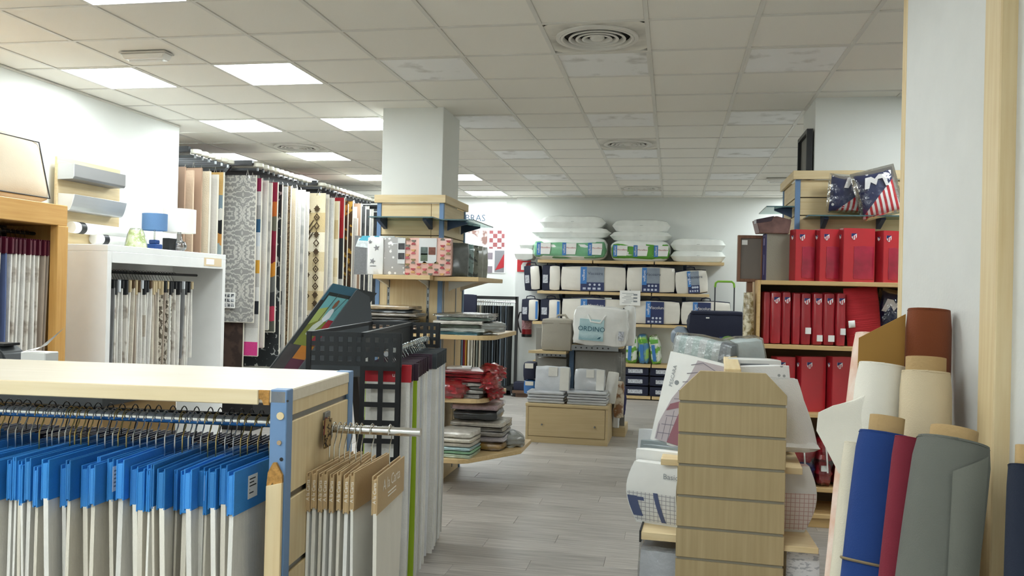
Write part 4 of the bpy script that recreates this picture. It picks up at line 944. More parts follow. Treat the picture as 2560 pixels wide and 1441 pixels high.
side_m = [PL('dark_olive_pack', '#3c4038', .35, var=.4, vs=30), BLOTCH('leaf_pack', '#6d8a86', '#2f4240', 24, .5, .55, .3, coat=.8), BLOTCH('bird_pack', '#7a7c6e', '#3a3f38', 26, .5, .55, .3, coat=.8), PL('grey_green_pack', '#9a9c8e', .35, var=.2, vs=20), PL('grey_green_pack', '#9a9c8e')]
sl_ = ['dark olive tablecloth package turned edge-on on the side shelf', 'teal leaf print package on the side shelf of the centre pillar', 'dark bird print package on the side shelf of the centre pillar', 'grey-green package on the side shelf of the centre pillar', 'last grey-green package at the end of the side shelf']
for k in range(5):
    x_ = cx1+.05+.0*k; xw = .24
    t = thing('tablecloth_package', sl_[k], 'package', (cx1+.14+.01*k, 6.52+.13*k, zsh-.004), math.radians(10), rot=(math.radians(-6), 0, math.radians(12)))
    obj('packet', MB().soft(xw, .045, .27, (0, 0, .135), 5, .08, .35, .0015, k), side_m[k], t)
# stacks on the lower wrap shelf
z13 = pt(1180, 838, Y=6.5).z
wshelf('lower wooden shelf on the right of the centre pillar under the clear packages', rc(cx1+.001, cx1+.50, 6.40, 7.42, .16), z13)
zf_ = pt(980, 832, Y=6.4).z
wshelf('lower wooden shelf on the front of the centre pillar under a messy stack', rc(cx0-.14, cx1-.002, 6.34, CF+.006), zf_)
stk = [('#d9aab0', 'pink'), ('#c9b2a0', 'beige pink'), ('#b9a79a', 'taupe'), ('#4a4f54', 'charcoal'), ('#5a5852', 'dark grey'), ('#7d7466', 'brown grey'), ('#3c4448', 'slate'), ('#a58e6a', 'ochre')]
z = zf_
for k, (c, nm) in enumerate(stk):
    sz = (.022, .03, .024, .028, .022, .03, .024, .03)[k]
    flat('tablecloth_packet', '%s folded tablecloth in clear film in the messy stack on the centre pillar' % nm, 'package', (cxm-.11+.02*((k*3) % 4), 6.52-.015*(k % 3), z), .42+.03*(k % 3), .30, sz, PL('stk'+c, c, .4, var=.35, vs=22), math.radians((k*13) % 9-4), 'film wrapped packets on the centre pillar', k, .002)
    z += sz*1.02
z = z13
for k, (c, nm) in enumerate([('#3f6a72', 'teal'), ('#b9bdb6', 'silver'), ('#8d9a8e', 'sage'), ('#c6c2b8', 'pale grey'), ('#5f7a6c', 'green'), ('#a8a69c', 'stone')]):
    sz = (.024, .03, .026, .03, .024, .03)[k]
    flat('tablecloth_packet', '%s tablecloth packet in clear film on the right lower shelf of the centre pillar' % nm, 'package', (cx1+.22+.02*((k*2) % 3-1), 6.62+.03*(k % 3), z), .40, .40, sz, PL('stq'+c, c, .35, var=.3, vs=20), math.radians((k*17) % 14-6), 'packets on the right lower shelf', 30+k, .003, film=FILM if k > 3 else None)
    z += sz*1.02
flat('tablecloth_packet', 'loose silver packet sticking out over the rounded corner of the right lower shelf', 'package', (cx1+.44, 6.60, z13+.03), .2, .24, .07, PL('silver_loose', '#b9bdb9', .3), .4, None, 77, .006, film=FILM)
# red stack shelf and low shelf on the right side
zr_ = pt(1200, 1000, Y=6.55).z
wshelf('wooden shelf of red packages low on the right of the centre pillar', rc(cx1+.001, cx1+.42, 6.55, 7.42, .16), zr_)
z = zr_
for k, (c, nm, sz, w_) in enumerate([('#8d8a86', 'dark grey patterned', .035, .36), ('#a8a6a0', 'grey', .03, .36), ('#77746e', 'charcoal', .03, .38), ('#b2b0aa', 'light grey', .03, .36), ('#a5222c', 'red', .035, .42), ('#b42a34', 'bright red', .03, .42), ('#8e1c26', 'deep red', .03, .40)]):
    flat('blanket_packet', '%s packet in the stack on the red package shelf' % nm, 'package', (cx1+.2+.02*(k % 2), 6.78+.02*(k % 3), z), w_, .4, sz, PL('rs'+c, c, .35, var=.35, vs=25), math.radians((k*11) % 9-4), 'packets on the red package shelf', 50+k, .003)
    z += sz*1.02
t = flat('blanket_packet', 'white label card packet lying on top of the red packages', 'package', (cx1+.16, 6.72, z), .2, .16, .02, PL('white_pack', '#e9e9e7'), .2, None, 9)
for k, (dx, dz, s_) in enumerate(((.44, .08, .13), (.45, .0, .12), (.43, .15, .12), (-.02+.38, -.0, .1))):
    r_ = random.Random(k)
    t = flat('gift_bag', ('crinkled red bag poking out at the rounded corner of the red package shelf', 'second crinkled red bag hanging over the shelf corner', 'crinkled red and clear bag on top at the shelf corner', 'small crinkled red bag under the grey packets')[k], 'bag', (cx1+dx, 6.66+.06*k, zr_+dz), s_, .2, .1, PL('red_crinkle', '#b52632', .3, var=.3, vs=20, bs=1., bsc=30), .5*k, None, k, .012, film=FILM)
t = flat('gift_bag', 'large crinkled red bag at the near corner of the red package shelf', 'bag', (cx1+.12, 6.60, zr_), .26, .16, .14, PL('red_crinkle', '#b52632'), .2, None, 31, .010, film=FILM)
zl = pt(1200, 1147, Y=6.45).z
lsx = pt(1312, 1085, Y=6.95).x
P_ = [(cx1+.001, 7.42), (cx1+.001, 6.36), (cx1+.26, 6.36), (cx1+.33, 6.40), (lsx-.05, 6.86), (lsx-.02, 6.92), (lsx-.02, 7.42)]
ls = wshelf('lowest wooden shelf with angled edge on the right of the centre pillar', P_, zl)
for y in (6.72, 7.05): obj('shelf_bracket', MB().box(cx1+.002-ls.location.x, lsx-.12-(.16 if y < 6.8 else 0)-ls.location.x, y-ls.location.y, y-ls.location.y+.03, -.065, -.035), BLACK, ls)
z = zl
for k, (c, nm, sz) in enumerate([('#a9b8a0', 'pale green', .03), ('#7fae8a', 'green striped', .026), ('#9ab6b8', 'aqua', .026), ('#b8b2a4', 'grey lace', .034), ('#c9c3b4', 'cream', .034), ('#d6d2c8', 'ivory', .05)]):
    flat('towel_packet', '%s packet in the near stack on the lowest pillar shelf' % nm, 'package', (cx1+.20, 6.56+.01*(k % 2), z), .30, .32, sz, PL('ts'+c, c, .35, var=.25, vs=22), math.radians((k*7) % 7-3), 'near stack on the lowest shelf', 70+k, .002)
    z += sz*1.02
z = zl
for k, (c, nm, sz) in enumerate([('#b08a3c', 'mustard', .06), ('#b9b2b6', 'lilac grey', .05), ('#8f8a84', 'grey', .04), ('#7c776e', 'taupe', .035), ('#c2bcb0', 'stone', .045), ('#2c3034', 'black', .09), ('#d8b6c2', 'pink and white', .05)]):
    flat('towel_packet', '%s packet in the rear stack on the lowest pillar shelf' % nm, 'package', (cx1+.30-.03*(k > 4), 6.98+.02*(k % 2), z), .44-.06*(k > 4), .40, sz, PL('tt'+c, c, .35, var=.3, vs=22), math.radians((k*7) % 9-4), 'rear stack on the lowest shelf', 80+k, .003, film=FILM if k in (0, 6) else None)
    z += sz*1.02
t = flat('towel_packet', 'clear crinkled packet with grey print at the far corner of the lowest shelf', 'package', (lsx-.16, 7.12, zl), .2, .3, .10, PL('silver_loose', '#b9bdb9'), .4, None, 91, .008, film=FILM)
# ================================================================== POSTER AND FAR RACK
PY = 13.495
xa, xb, za, zb = rect(1075, 505, 1265, 682, PY)
po = thing('wall_poster', 'rug poster on the back wall with dark lettering and four rug photographs', 'poster', ((xa+xb)/2, PY, za))
def pl_(px, py): p = pt(px, py, Y=PY); return p.x-(xa+xb)/2, p.z-za
obj('sheet', MB().box(xa-(xa+xb)/2, xb-(xa+xb)/2, -.004, .004, 0, zb-za), M('poster_white', '#f0f1f0', .5), po)
INKB = M('ink_bluegrey', '#3d566c', .6); INKL = M('ink_lightgrey', '#b9bfc2', .6)
u, v_ = pl_(1152, 546); text('ALFOMBRAS', .155, INKB, po, (u, -.0048, v_), sx=.98)
u, v_ = pl_(1175, 567); text('acogedores   absorbe ruido', .085, INKL, po, (u, -.0048, v_), sx=.98)
for k, (a, b, c, d, m_) in enumerate(((1105, 577, 1219, 623, BLOTCH('ph_floor', '#8e6f68', '#d8d0cc', 6)), (1223, 577, 1262, 622, BLOTCH('ph_lattice', '#d9d7d8', '#9a5a5c', 14, .6, .7, kind='check')), (1105, 627, 1232, 680, BLOTCH('ph_plaid', '#8a8088', '#dcd9dc', 9, .45, .55, kind='check')), (1236, 627, 1261, 681, M('ph_grey', '#85858a', .5)))):
    u0, v0 = pl_(a, d); u1, v1 = pl_(c, b)
    o = obj('photo', MB().box(u0, u1, -.0065, -.003, v0, v1), m_, po)
    if k == 3: obj('red_rug_print', MB().prism([(u0+.01, v0+.03), (u1, v0+.08), (u1, v1-.05), (u1-.03, v1-.1)], -.008, -.006), M('ph_red', '#b0202c', .5), o)
u, v_ = pl_(1172, 612)
obj('round_mat_print', MB().prism([(u+.19*math.cos(q*.2618), v_+.19*math.sin(q*.2618)) for q in range(24)], -.009, -.0062), M('ph_white', '#e6e4e4', .5), po)
# far hanging rack
FY = 12.95; xa, xb, za, zb = rect(1120, 740, 1290, 985, FY)
fr_ = thing('garment_rack', 'black framed hanging rack of curtain samples under the rug poster', 'display rack', ((xa+xb)/2, FY, 0)); hx = (xb-xa)/2
obj('top_bar', MB().box(-hx, hx, -.02, .02, zb-.05, zb), BLACK, fr_); 
for s_ in (-1, 1): obj('post', MB().box(s_*hx-.022, s_*hx+.022, -.02, .02, .08, zb), BLACK, fr_); obj('foot', MB().box(s_*hx-.02, s_*hx+.02, -.3, .3, .05, .09), BLACK, fr_)
obj('base_tray', MB().box(-hx, hx, -.22, .22, .08, .14), BLACK, fr_)
for s_ in (-1, 1):
    for y in (-.25, .25): obj('castor', MB().tube([(s_*hx-.012, y, .03), (s_*hx+.012, y, .03)], .03, 10), STEEL, fr_)
obj('rail', MB().tube([(-hx, 0, zb-.09), (hx, 0, zb-.09)], .012, 8), CHROME, fr_)
FAB = [M('fr_maroon', '#6e2029', .9, rnd=.2), M('fr_beige', '#a59b8a', .9, rnd=.15), M('fr_greyg', '#6d7068', .9, rnd=.2), M('fr_char', '#34383a', .9, rnd=.2), M('fr_slate', '#56606a', .9, rnd=.2), M('fr_must', '#a5762a', .9), M('fr_ivory', '#c6c0b2', .9)]
order = [6, 1, 6, 2, 0, 0, 0, 5, 6, 6, 1, 2, 1, 2, 3, 3, 3, 3, 4, 3, 3, 4, 3, 3, 4, 3]
nmf = ['maroon', 'beige', 'grey-green', 'charcoal', 'slate blue', 'mustard', 'ivory']
for k, s_ in enumerate(order):
    x_ = pt(1135+k*5.6, 760, Y=FY).x
    t = thing('hanging_sample', '%s fabric length hanging on the black rack under the poster' % nmf[s_], 'fabric sample', (x_, FY, zb-.09), math.radians(6*math.sin(k*.7)), 'fabric lengths on the black rack')
    link('hook', cget(('hkf',), lambda: hook_mesh(.06, CHROME, .004, .02)), t, (0, 0, -.06))
    link('fabric', cget(('ff', s_, k % 3, k > 13), lambda: cloth_mesh(  .30 if k < 14 else .26, 1.42, .018, FAB[s_], .007, 60+k % 3)), t, (0, 0, -.06))
t = thing('sample_board', 'navy padded sample board hooked over the left of the black rack', 'sample board', (pt(1168, 760, Y=12.74).x, 12.74, pt(1168, 782, Y=12.74).z)); obj('board', MB().soft(.30, .06, .28, (0, 0, .14), 3, .1, .4), NAVY, t); obj('hook', MB().box(-.02, .02, .02, .22, .26, .275), STEEL, t)
# ================================================================== BACK WALL SHELVING
SF = 12.95; SB = 13.4
shelves = [((1343, 648), (1812, 658), (1482, 1636)), ((1342, 726), (1775, 737), (1474, 1629)), ((1330, 803), (1830, 818), (1470, 1628)), ((1330, 905), (1700, 912), (1470, 1628)), ((1330, 985), (1720, 990), (1470, 1628))]
bx_ = pt(1343, 700, Y=SF).x
sh = thing('pillow_shelving', 'maple board shelving with steel uprights on the back wall for pillows and bedding', 'shelving', (bx_, SB-.02, 0))
SHZ = []
for (p, q, jn) in shelves:
    z = (pt(p[0], p[1], Y=SF).z+pt(q[0], q[1], Y=SF).z)/2; SHZ.append(z)
    ex = [pt(p[0], p[1], Y=SF).x]+[pt(j, p[1], Y=SF).x for j in jn]+[pt(q[0], q[1], Y=SF).x]
    for a, b in zip(ex, ex[1:]): obj('shelf_board', MB().box(a-bx_+.008, b-bx_-.008, -.43, .0, z-.045, z), SHF, sh, .003)
for px in (1400, 1560, 1712):
    x_ = pt(px, 700, Y=SF).x-bx_
    obj('upright', MB().box(x_-.03, x_+.03, .0, .02, .05, SHZ[0]+.0), STEEL, sh)
    for z in SHZ[:3]: obj('bracket', MB().prism([(-.0, z-.045), (-.0, z-.2), (-.04, z-.19), (-.34, z-.06), (-.34, z-.045)], x_-.025, x_+.025, 'x'), M('bracket_slate', '#4d5663', .5), sh)
obj('kick_board', MB().box(-.05, pt(1720, 990, Y=SF).x-bx_, -.36, -.34, 0, SHZ[4]-.045), M('kick_dark', '#4b4640', .8), sh)
# pillows
PWH = PL('pillow_white', '#f5f8f3', .5, bs=.6, bsc=10); PGR = M('green_film', '#5fa83c', .4, coat=.6); LBLUE = M('label_blue', '#3e7cc0', .5); MINT = M('mint_film', '#79b98c', .4, coat=.6, var=.2)
def pillow(lab, px0, py0, px1, py1, z=None, dep=.40, mat=PWH, green=0, seed=0, dy=0, grp=None):
    Yc = SF+.02; xa, xb, za, zb = rect(px0, py0, px1, py1, Yc); z = za if z is None else z; h = zb-za
    t = thing('pillow', lab, 'pillow', ((xa+xb)/2, SF+.23+dy, z), 0, grp); w_ = xb-xa
    obj('case', MB().pillow(w_, dep, h*1.12, (0, 0, h/2), 6, .5, 16, 10, seed, .03), mat, t)
    tm = MB(); 
    if green:
        for q in range(green):
            x_ = -w_*.38+w_*.76*(q+.5)/green
            tm.grid(lambda u, v: (x_+(u-.5)*w_*.16, -dep*.30+v*dep*.12, h/2+h*.525*((1-abs(2*(x_+(u-.5)*w_*.16)/w_)**4)*(1-abs((-dep*.30+v*dep*.12)*2/dep)**4))**.42+.004), 4, 3)
        obj('green_print', tm, PGR if green != 3 else MINT, t)
    obj('size_mark', MB().box(-.02, .025, -dep*.49, -dep*.47, h*.52, h*.56), BLACK, t)
    return t, z+h*.94
def bundle(lab, px0, py0, px1, py1, z, cols, dep=.34, n=3):
    Yc = SF; xa, xb, za, zb = rect(px0, py0, px1, py1, Yc); h = zb-z; w_ = xb-xa
    t = thing('pillow_bundle', lab, 'pillow pack', ((xa+xb)/2, SF+.20, z))
    obj('pillows', MB().soft(w_, dep, h, (0, 0, h/2), 6, .1, .6, .004, int(px0)), PWH, t)
    y_ = -dep/2-.045*h/.4-.012
    b = obj('printed_sleeve', MB().soft(w_*.985, dep*1.02, h*.72, (0, -.006, h*.47), 6, .12, .3, .002, 3), cols, t, label='printed plastic sleeve')
    for q in range(n):
        x_ = -w_*.36+w_*.36*q
        obj('white_panel', MB().prism([(x_-.04, h*.24), (x_+.10, h*.24), (x_+.115, h*.5), (x_+.115, h*.72), (x_-.04, h*.72)], y_, y_+.03), PAPER, t)
        s_ = obj('brand_stripe', MB().box(x_-.10, x_-.04, y_-.001, y_+.03, h*.2, h*.74), LBLUE, t)
        text('velfont', .05, WHITE, s_, (x_-.07, y_-.002, h*.47), (math.pi/2, -math.pi/2, 0))
        text('Microfibra', .035, M('ink_red', '#b04a50', .6), t, (x_+.035, y_-.002, h*.52))
    return t, z+h*.97
z0 = SHZ[0]
t, z = bundle('pack of pillows in pale green printed sleeve under other pillows on the top shelf', 1334, 592, 1512, 645, z0, MINT)
t, z = pillow('long white pillow resting on the pale green pillow pack', 1328, 576, 1528, 601, z, .42, seed=1)
t, z = pillow('topmost white pillow with green print on the left pillow stack', 1348, 550, 1514, 580, z, .42, seed=2, green=4)
t, z = bundle('pack of pillows in bright green printed sleeve on the top shelf', 1530, 600, 1672, 647, z0, PGR)
t, z = pillow('white pillow resting on the bright green pillow pack', 1524, 583, 1680, 606, z, .42, seed=3)
t, z = pillow('topmost white pillow with green print on the bright green stack', 1530, 556, 1676, 586, z, .42, seed=4, green=4)
t, z = pillow('lower white pillow with green seam at the right end of the top shelf', 1676, 625, 1815, 654, z0, .42, seed=5)
t, z = pillow('upper white pillow with green print at the right end of the top shelf', 1676, 597, 1815, 628, z, .42, seed=6, green=3)
t, z = pillow('small white pillow end poking past the left end of the top shelf', 1284, 622, 1333, 650, z0, .34, seed=7)
t, z = pillow('second small pillow end above the poking one at the top shelf', 1296, 604, 1332, 624, z, .3, seed=8)
# boxed pillows
CREAMP = PL('box_cream', '#e2ddd2', .5, var=.04, bs=.7, bsc=9); LABN = M('label_navy', '#2a3560', .4); LABG = M('label_grey', '#8b95a2', .4, var=.15, vs=12)
def bag(lab, px0, py0, px1, py1, z, word, dep=.3, tilt=0, lab_at=.45, end=False, Yf=SF+.03, rz=0):
    xa, xb, za, zb = rect(px0, py0, px1, py1, Yf); h = zb-z; w_ = xb-xa
    t = thing('pillow_bag', lab, 'pillow bag', ((xa+xb)/2, Yf, z), rz)
    if tilt: t.rotation_euler = (0, math.radians(tilt), rz)
    obj('bag_body', MB().soft(w_, dep, h, (0, dep/2, h/2), 4, .03, .16), NAVY, t)
    obj('handle', MB().tube([(-.07, .05, h-.005), (-.06, .04, h+.04), (0, .03, h+.05), (.06, .04, h+.04), (.07, .05, h-.005)], .008, 6), NAVY, t)
    if end:
        o = obj('window', MB().soft(w_*.52, .02, h*.9, (w_*.2, .0, h/2), 3, .5, .5), CREAMP, t)
        obj('label', MB().box(-w_*.42, -w_*.16, -.018, -.004, h*.3, h*.62), M('code_label', '#c9ccd4', .6, var=.5, vs=60), t)
        if end == 2: obj('brand_stripe', MB().box(w_*.32, w_*.44, -.024, -.004, h*.1, h*.9), LBLUE, t)
        return t
    obj('window', MB().soft(w_*.97, .04, h*.9, (0, .012, h*.5), 5, .35, .6, .001, int(px0)), CREAMP, t)
    x_ = (lab_at-.5)*w_; lw = min(.37, w_*.36); y_ = -.030
    c = obj('label_card', MB().box(x_-lw/2, x_+lw/2, y_, y_+.03, h*.03, h*.95), LABN, t)
    obj('brand_stripe', MB().box(x_-lw/2-.002, x_-lw*.24, y_-.001, y_+.02, h*.3, h*.955), LBLUE, c)
    text('velfont', .062, WHITE, c, (x_-lw*.37, y_-.002, h*.64), (math.pi/2, -math.pi/2, 0))
    if word == 'Viscoaire': obj('label_photo', MB().box(x_-lw*.24, x_+lw/2, y_-.001, y_+.02, h*.36, h*.95), LABG, c)
    text(word, .062, M('ink_dark', '#2d3550', .5) if word == 'Viscoaire' else WHITE, c, (x_+lw*.13, y_-.003, h*.70))
    ic = MB()
    for q in range(4): ic.box(x_-lw*.4+lw*.21*q, x_-lw*.27+lw*.21*q, y_-.002, y_, h*.08, h*.16)
    for q in range(3): ic.prism([(x_-lw*.1+lw*.2*q+.018*math.cos(a*.785), h*.27+.018*math.sin(a*.785)) for a in range(8)], y_-.002, y_)
    obj('icons', ic, M('icon_pale', '#c3cad8', .5), c)
    return t
z1 = SHZ[1]
bag('end-on navy pillow bag with leaning side, first on the middle shelf', 1312, 664, 1352, 722, z1, '', end=1, tilt=-4)
bag('end-on navy pillow bag with clear window, second on the middle shelf', 1354, 663, 1401, 722, z1, '', end=1)
bag('long cream pillow bag with grey photo label on the middle shelf', 1402, 665, 1565, 725, z1, 'Viscoaire', lab_at=.49)
bag('shorter cream pillow bag with grey photo label beside the long one', 1567, 667, 1688, 726, z1, 'Viscoaire', lab_at=.5)
bag('tilted pillow bag turned askew at the end of the middle shelf', 1692, 676, 1772, 732, z1, 'Viscoaire', lab_at=.55, tilt=-5, rz=.15)
z2 = SHZ[2]
bag('end-on navy pillow bag with clear window, first on the lower shelf above the extinguisher', 1303, 748, 1347, 803, z2, '', end=2)
bag('end-on navy pillow bag with blue stripe, second on the lower shelf', 1350, 748, 1402, 804, z2, '', end=2)
bag('long cream pillow bag half hidden by the white duvet pack', 1404, 746, 1572, 806, z2, 'Viscoluna', lab_at=.47)
bag('cream pillow bag with dark navy label below the price sign', 1575, 752, 1700, 812, z2, 'Viscoluna', lab_at=.5)
bag('cream pillow bag with navy label behind the trolley handle', 1703, 754, 1826, 815, z2, 'Viscoluna', lab_at=.42)
t = thing('flat_bag', 'flat clear bag lying on the long pillow bag of the lower shelf', 'bag', (pt(1480, 742, Y=SF+.1).x, SF+.18, z2+.362)); obj('bag', MB().soft(.62, .28, .03, (0, 0, .015), 4, .1, .8), PL('pillow_white', '#e8ebe6'), t); obj('strap', MB().tube([(-.3, -.15, .02), (0, -.16, .03), (.2, -.15, .02)], .008, 6), NAVY, t)
sg = thing('price_sign', 'white printed price sign hung from the middle shelf of pillows', 'sign', (pt(1575, 745, Y=SF-.03).x, SF-.035, pt(1575, 764, Y=SF-.03).z))
obj('card', MB().box(-.155, .155, -.003, .003, 0, .225), PAPER, sg); obj('hook', MB().box(-.01, .01, 0, .03, .2, .235), STEEL, sg)
ln = MB()
for q in range(7): ln.box(-.12+.03*(q % 3), .02+.02*(q % 4), -.0045, -.003, .035+.024*q, .041+.024*q)
for q in range(3): ln.box(.05, .11, -.0045, -.003, .05+.05*q, .075+.05*q)
obj('print', ln, M('ink_grey', '#8a8f94', .7), sg)
# lower goods
GP = BLOTCH('green_pack', '#6fae3a', '#e6ede0', 7, .45, .5, .35, coat=.8); GP2 = BLOTCH('green_blue_pack', '#4a86b8', '#9cc65a', 6, .45, .55, .35, coat=.8)
for k, (a, b, c, d, m_, ti, lab) in enumerate(((1562, 842, 1593, 902, GP, 4, 'green and white pillow pack leaning behind the white duvet pack'), (1598, 838, 1624, 900, GP2, -9, 'blue green pillow pack tilted between two green packs'), (1630, 840, 1656, 898, GP, -16, 'green topped pillow pack slumped against the boxes'), (1352, 835, 1378, 885, GP, 0, 'green and white pack peeping out behind the grey storage case'))):
    xa, xb, za, zb = rect(a, b, c, d, SF+.1); z = max(za, SHZ[3])
    t = thing('pillow_pack', lab, 'pillow pack', ((xa+xb)/2, SF+.12, SHZ[3]), rot=(0, math.radians(ti*.5), 0)); obj('wrap', MB().soft(xb-xa, .25, zb-SHZ[3], (0, .12, (zb-SHZ[3])/2), 4, .06, .5, .006, k), m_, t); obj('stripe', MB().box(-.05, .0, -.022, 0.0, .05, .3), LBLUE, t); obj('green_band', MB().box(-.06, .06, -.020, 0.0, .32, .38), PGR, t)
for cxp, ny, labp in ((1588, 3, 'under the green pillow packs'), (1658, 3, 'beside the white patterned box'), (1340, 2, 'at the left end of the bottom shelf')):
    for q in range(ny):
        x_ = pt(cxp, 940, Y=SF).x; z = SHZ[4]+.155*q
        t = thing('storage_box', 'navy box with white label %s, %s up' % (labp, ('lowest', 'second', 'third')[q]), 'box', (x_, SF+.03, z)); obj('body', MB().soft(.40, .36, .145, (0, .18, .0725), 3, .02, .2), NAVY, t)
        obj('label', MB().box(-.11, .11, -.006, .0, .035, .095), M('code_label', '#c9ccd4'), t)
# fire extinguisher and sign
e = thing('fire_extinguisher', 'red fire extinguisher with black hose hung on the back wall', 'extinguisher', (pt(1317, 815, Y=13.28).x, 13.28, pt(1317, 842, Y=13.28).z))
RED = M('ext_red', '#8e1a22', .3); h = .36
obj('cylinder', MB().lathe([(.001, 0), (.07, .0), (.08, .02), (.08, h-.06), (.05, h-.01), (.025, h+.02), (.001, h+.02)], 20), RED, e)
obj('base_ring', MB().lathe([(.082, -.005), (.083, .04), (.078, .04)], 20), BLACK, e)
obj('valve', MB().box(-.02, .02, -.02, .02, h+.02, h+.07), BLACK, e); obj('lever', MB().box(-.07, .02, -.008, .008, h+.06, h+.08), BLACK, e)
obj('hose', MB().tube([(-.02, 0, h+.04), (-.12, 0, h+.02), (-.15, 0, h-.1), (-.13, 0, .15), (-.09, -.01, .06)], .012, 8), BLACK, e)
lb = obj('label_print', MB().lathe([(.0806, .12), (.0806, .26)], 20), M('ext_label', '#b98a8c', .5, var=.6, vs=40), e); obj('bracket', MB().box(-.02, .02, .07, .12, .2, .25), STEEL, e)
s_ = thing('safety_sign', 'red and white fire extinguisher sign under the top shelf pillows', 'sign', (pt(1310, 663, Y=13.395).x, 13.392, pt(1310, 680, Y=13.395).z)); obj('plate', MB().box(-.11, .11, -.004, .006, 0, .2), M('sign_red', '#c4242c', .5), s_); obj('pictogram', MB().box(-.045, .03, -.006, -.004, .03, .11).prism([(-.04, .11), (.03, .11), (.06, .16), (-.02, .15)], -.006, -.004), WHITE, s_)
tg = tag(obj('wooden_tray', MB().box(pt(1283, 990, Y=12.7).x, pt(1330, 990, Y=12.7).x, 12.6, 12.95, .06, .10).box(pt(1290, 990, Y=12.7).x, pt(1325, 990, Y=12.7).x, 12.65, 12.9, 0, .06), WOOD('dark_tray', '#5b4232', '#71543f', 'x')), 'low dark wooden tray on the floor beside the black rack', 'tray')
t = thing('storage_box', 'navy and blue boxes piece sitting on the low wooden tray', 'box', (pt(1305, 980, Y=12.7).x, 12.78, .10)); obj('body', MB().soft(.26, .25, .12, (0, 0, .06), 3, .02, .2), NAVY, t)
# ================================================================== TROLLEY BAG ON A PLINTH
ply = 10.3; xa, xb, za, zb = rect(1722, 782, 1876, 862, ply)
pz = za-.03
pt_ = thing('display_plinth', 'maple plinth behind the slatted gondola carrying the navy trolley bag', 'plinth', ((xa+xb)/2, ply+.2, 0))
obj('top_board', MB().box(-.46, .55, -.3, .3, pz-.035, pz), MAPLEX, pt_, .003); obj('carcass', MB().box(-.42, .5, -.26, .26, .0, pz-.035), MAPLE, pt_)
tb = thing('trolley_bag', 'navy fabric trolley bag with green tipped pull handle on the plinth', 'trolley bag', ((xa+xb)/2, ply+.12, pz))
w_ = xb-xa; h = zb-pz
obj('bag', MB().soft(w_, .3, h, (0, 0, h/2), 6, .06, .25, .006, 3), NAVY, tb)
obj('flap', MB().soft(w_*.92, .31, .05, (0, 0, h-.01), 4, .1, .6), NAVY, tb)
obj('emblem_patch', MB().box(.0, .2, -.175, -.16, h*.1, h*.3), M('patch_blue', '#2b3f78', .6), tb); obj('green_patch', MB().prism([(.1+.1*math.cos(a*.4), h*.12+.09*math.sin(a*.4)) for a in range(8)], -.18, -.165), M('patch_green', '#7ea35a', .6), tb)
obj('logo', MB().box(-.16, -.12, -.172, -.16, h*.82, h*.86), WHITE, tb)
hxL, hxR, hz = pt(1789, 740, Y=ply).x-tb.location.x, pt(1838, 740, Y=ply).x-tb.location.x, pt(1813, 704, Y=ply).z-pz
for x_ in (hxL, hxR): obj('handle_rod', MB().tube([(x_, .05, h-.05), (x_, .05, hz-.06)], .008, 8), DARK, tb)
obj('handle_grip', MB().tube([(hxL, .05, hz-.07), (hxL+.006, .05, hz-.02), (hxL+.03, .05, hz), (hxR-.03, .05, hz), (hxR-.006, .05, hz-.02), (hxR, .05, hz-.07)], .013, 8), M('grip_green', '#8ac03a', .5), tb)
t = flat('folded_blanket', 'grey-blue folded bedding on the plinth beside the trolley bag', 'bedding', (pt(1706, 830, Y=ply).x-.02, ply+.12, pz), .2, .3, max(.04, pt(1698, 821, Y=ply).z-pz), PL('grey_blue_pack', '#8a97a6', .4), 0, None, 6)
# ================================================================== CHEST WITH DISPLAY TOWER
CY = 8.92; c0, c1 = pt(1313, 1105, Z=0), pt(1518, 1117, Z=0)
crz = math.atan2(c1.y-c0.y, c1.x-c0.x); cw = (c1-c0).length; ch = pt(1415, 1010, Y=c0.y).z
ch = (pt(1320, 1008, Y=c0.y).z)
ce = thing('drawer_chest', 'low maple chest with one wide drawer front in the aisle, bedding piled on it', 'chest', ((c0.x+c1.x)/2, (c0.y+c1.y)/2, 0), crz)
CH_M = WOOD('chest_maple', '#bda67c', '#c8b288', 'x')
obj('carcass', MB().box(-cw/2, cw/2, .012, .62, 0, ch-.03), CH_M, ce, .002)
obj('top_board', MB().box(-cw/2-.006, cw/2+.006, -.006, .63, ch-.03, ch), CH_M, ce, .003)
obj('side_stile', MB().box(-cw/2, -cw/2+.025, 0, .014, 0, ch-.03), CH_M, ce); obj('side_stile', MB().box(cw/2-.025, cw/2, 0, .014, 0, ch-.03), CH_M, ce)
obj('plinth_board', MB().box(-cw/2+.025, cw/2-.025, .004, .014, 0, .065), CH_M, ce)
d_ = obj('drawer_front', MB().box(-cw/2+.03, cw/2-.03, -.002, .014, .072, ch-.04), CH_M, ce, .002)
for s_ in (-.26, .30): obj('knob', MB().tube([(s_, -.02, ch*.47), (s_, -.002, ch*.47)], .009, 10), STEEL, d_)
Cm = Matrix.Translation(ce.location) @ Matrix.Rotation(crz, 4, 'Z')
def on(x, y, z): return Cm @ Vector((x, y, z))
def cl_(px, py, yy):   # chest-local x, z for a pixel at depth yy behind the front
    p = Cm.inverted() @ pt(px, py, Y=ce.location.y+yy); return p.x, p.z
SILV = PL('silver_pack', '#c9ccd0', .25, var=.1, bs=1., bsc=9); SILV2 = PL('silver_pack2', '#b9bbbd', .3, var=.1, bs=.9, bsc=8); OFFW = PL('offwhite_pack', '#d4d1c8', .4)
zc = ch
for k in range(4):
    x_, _ = cl_(1370, 1000, .2); sz = .03
    flat('sheet_packet', 'flat silver-grey sheet packet stacked under the shiny silver pack on the chest', 'package', on(x_-.01*(k % 2), .2, zc), .40, .32, sz, SILV2, crz, 'packets under the silver pack', 100+k); zc += sz*1.0
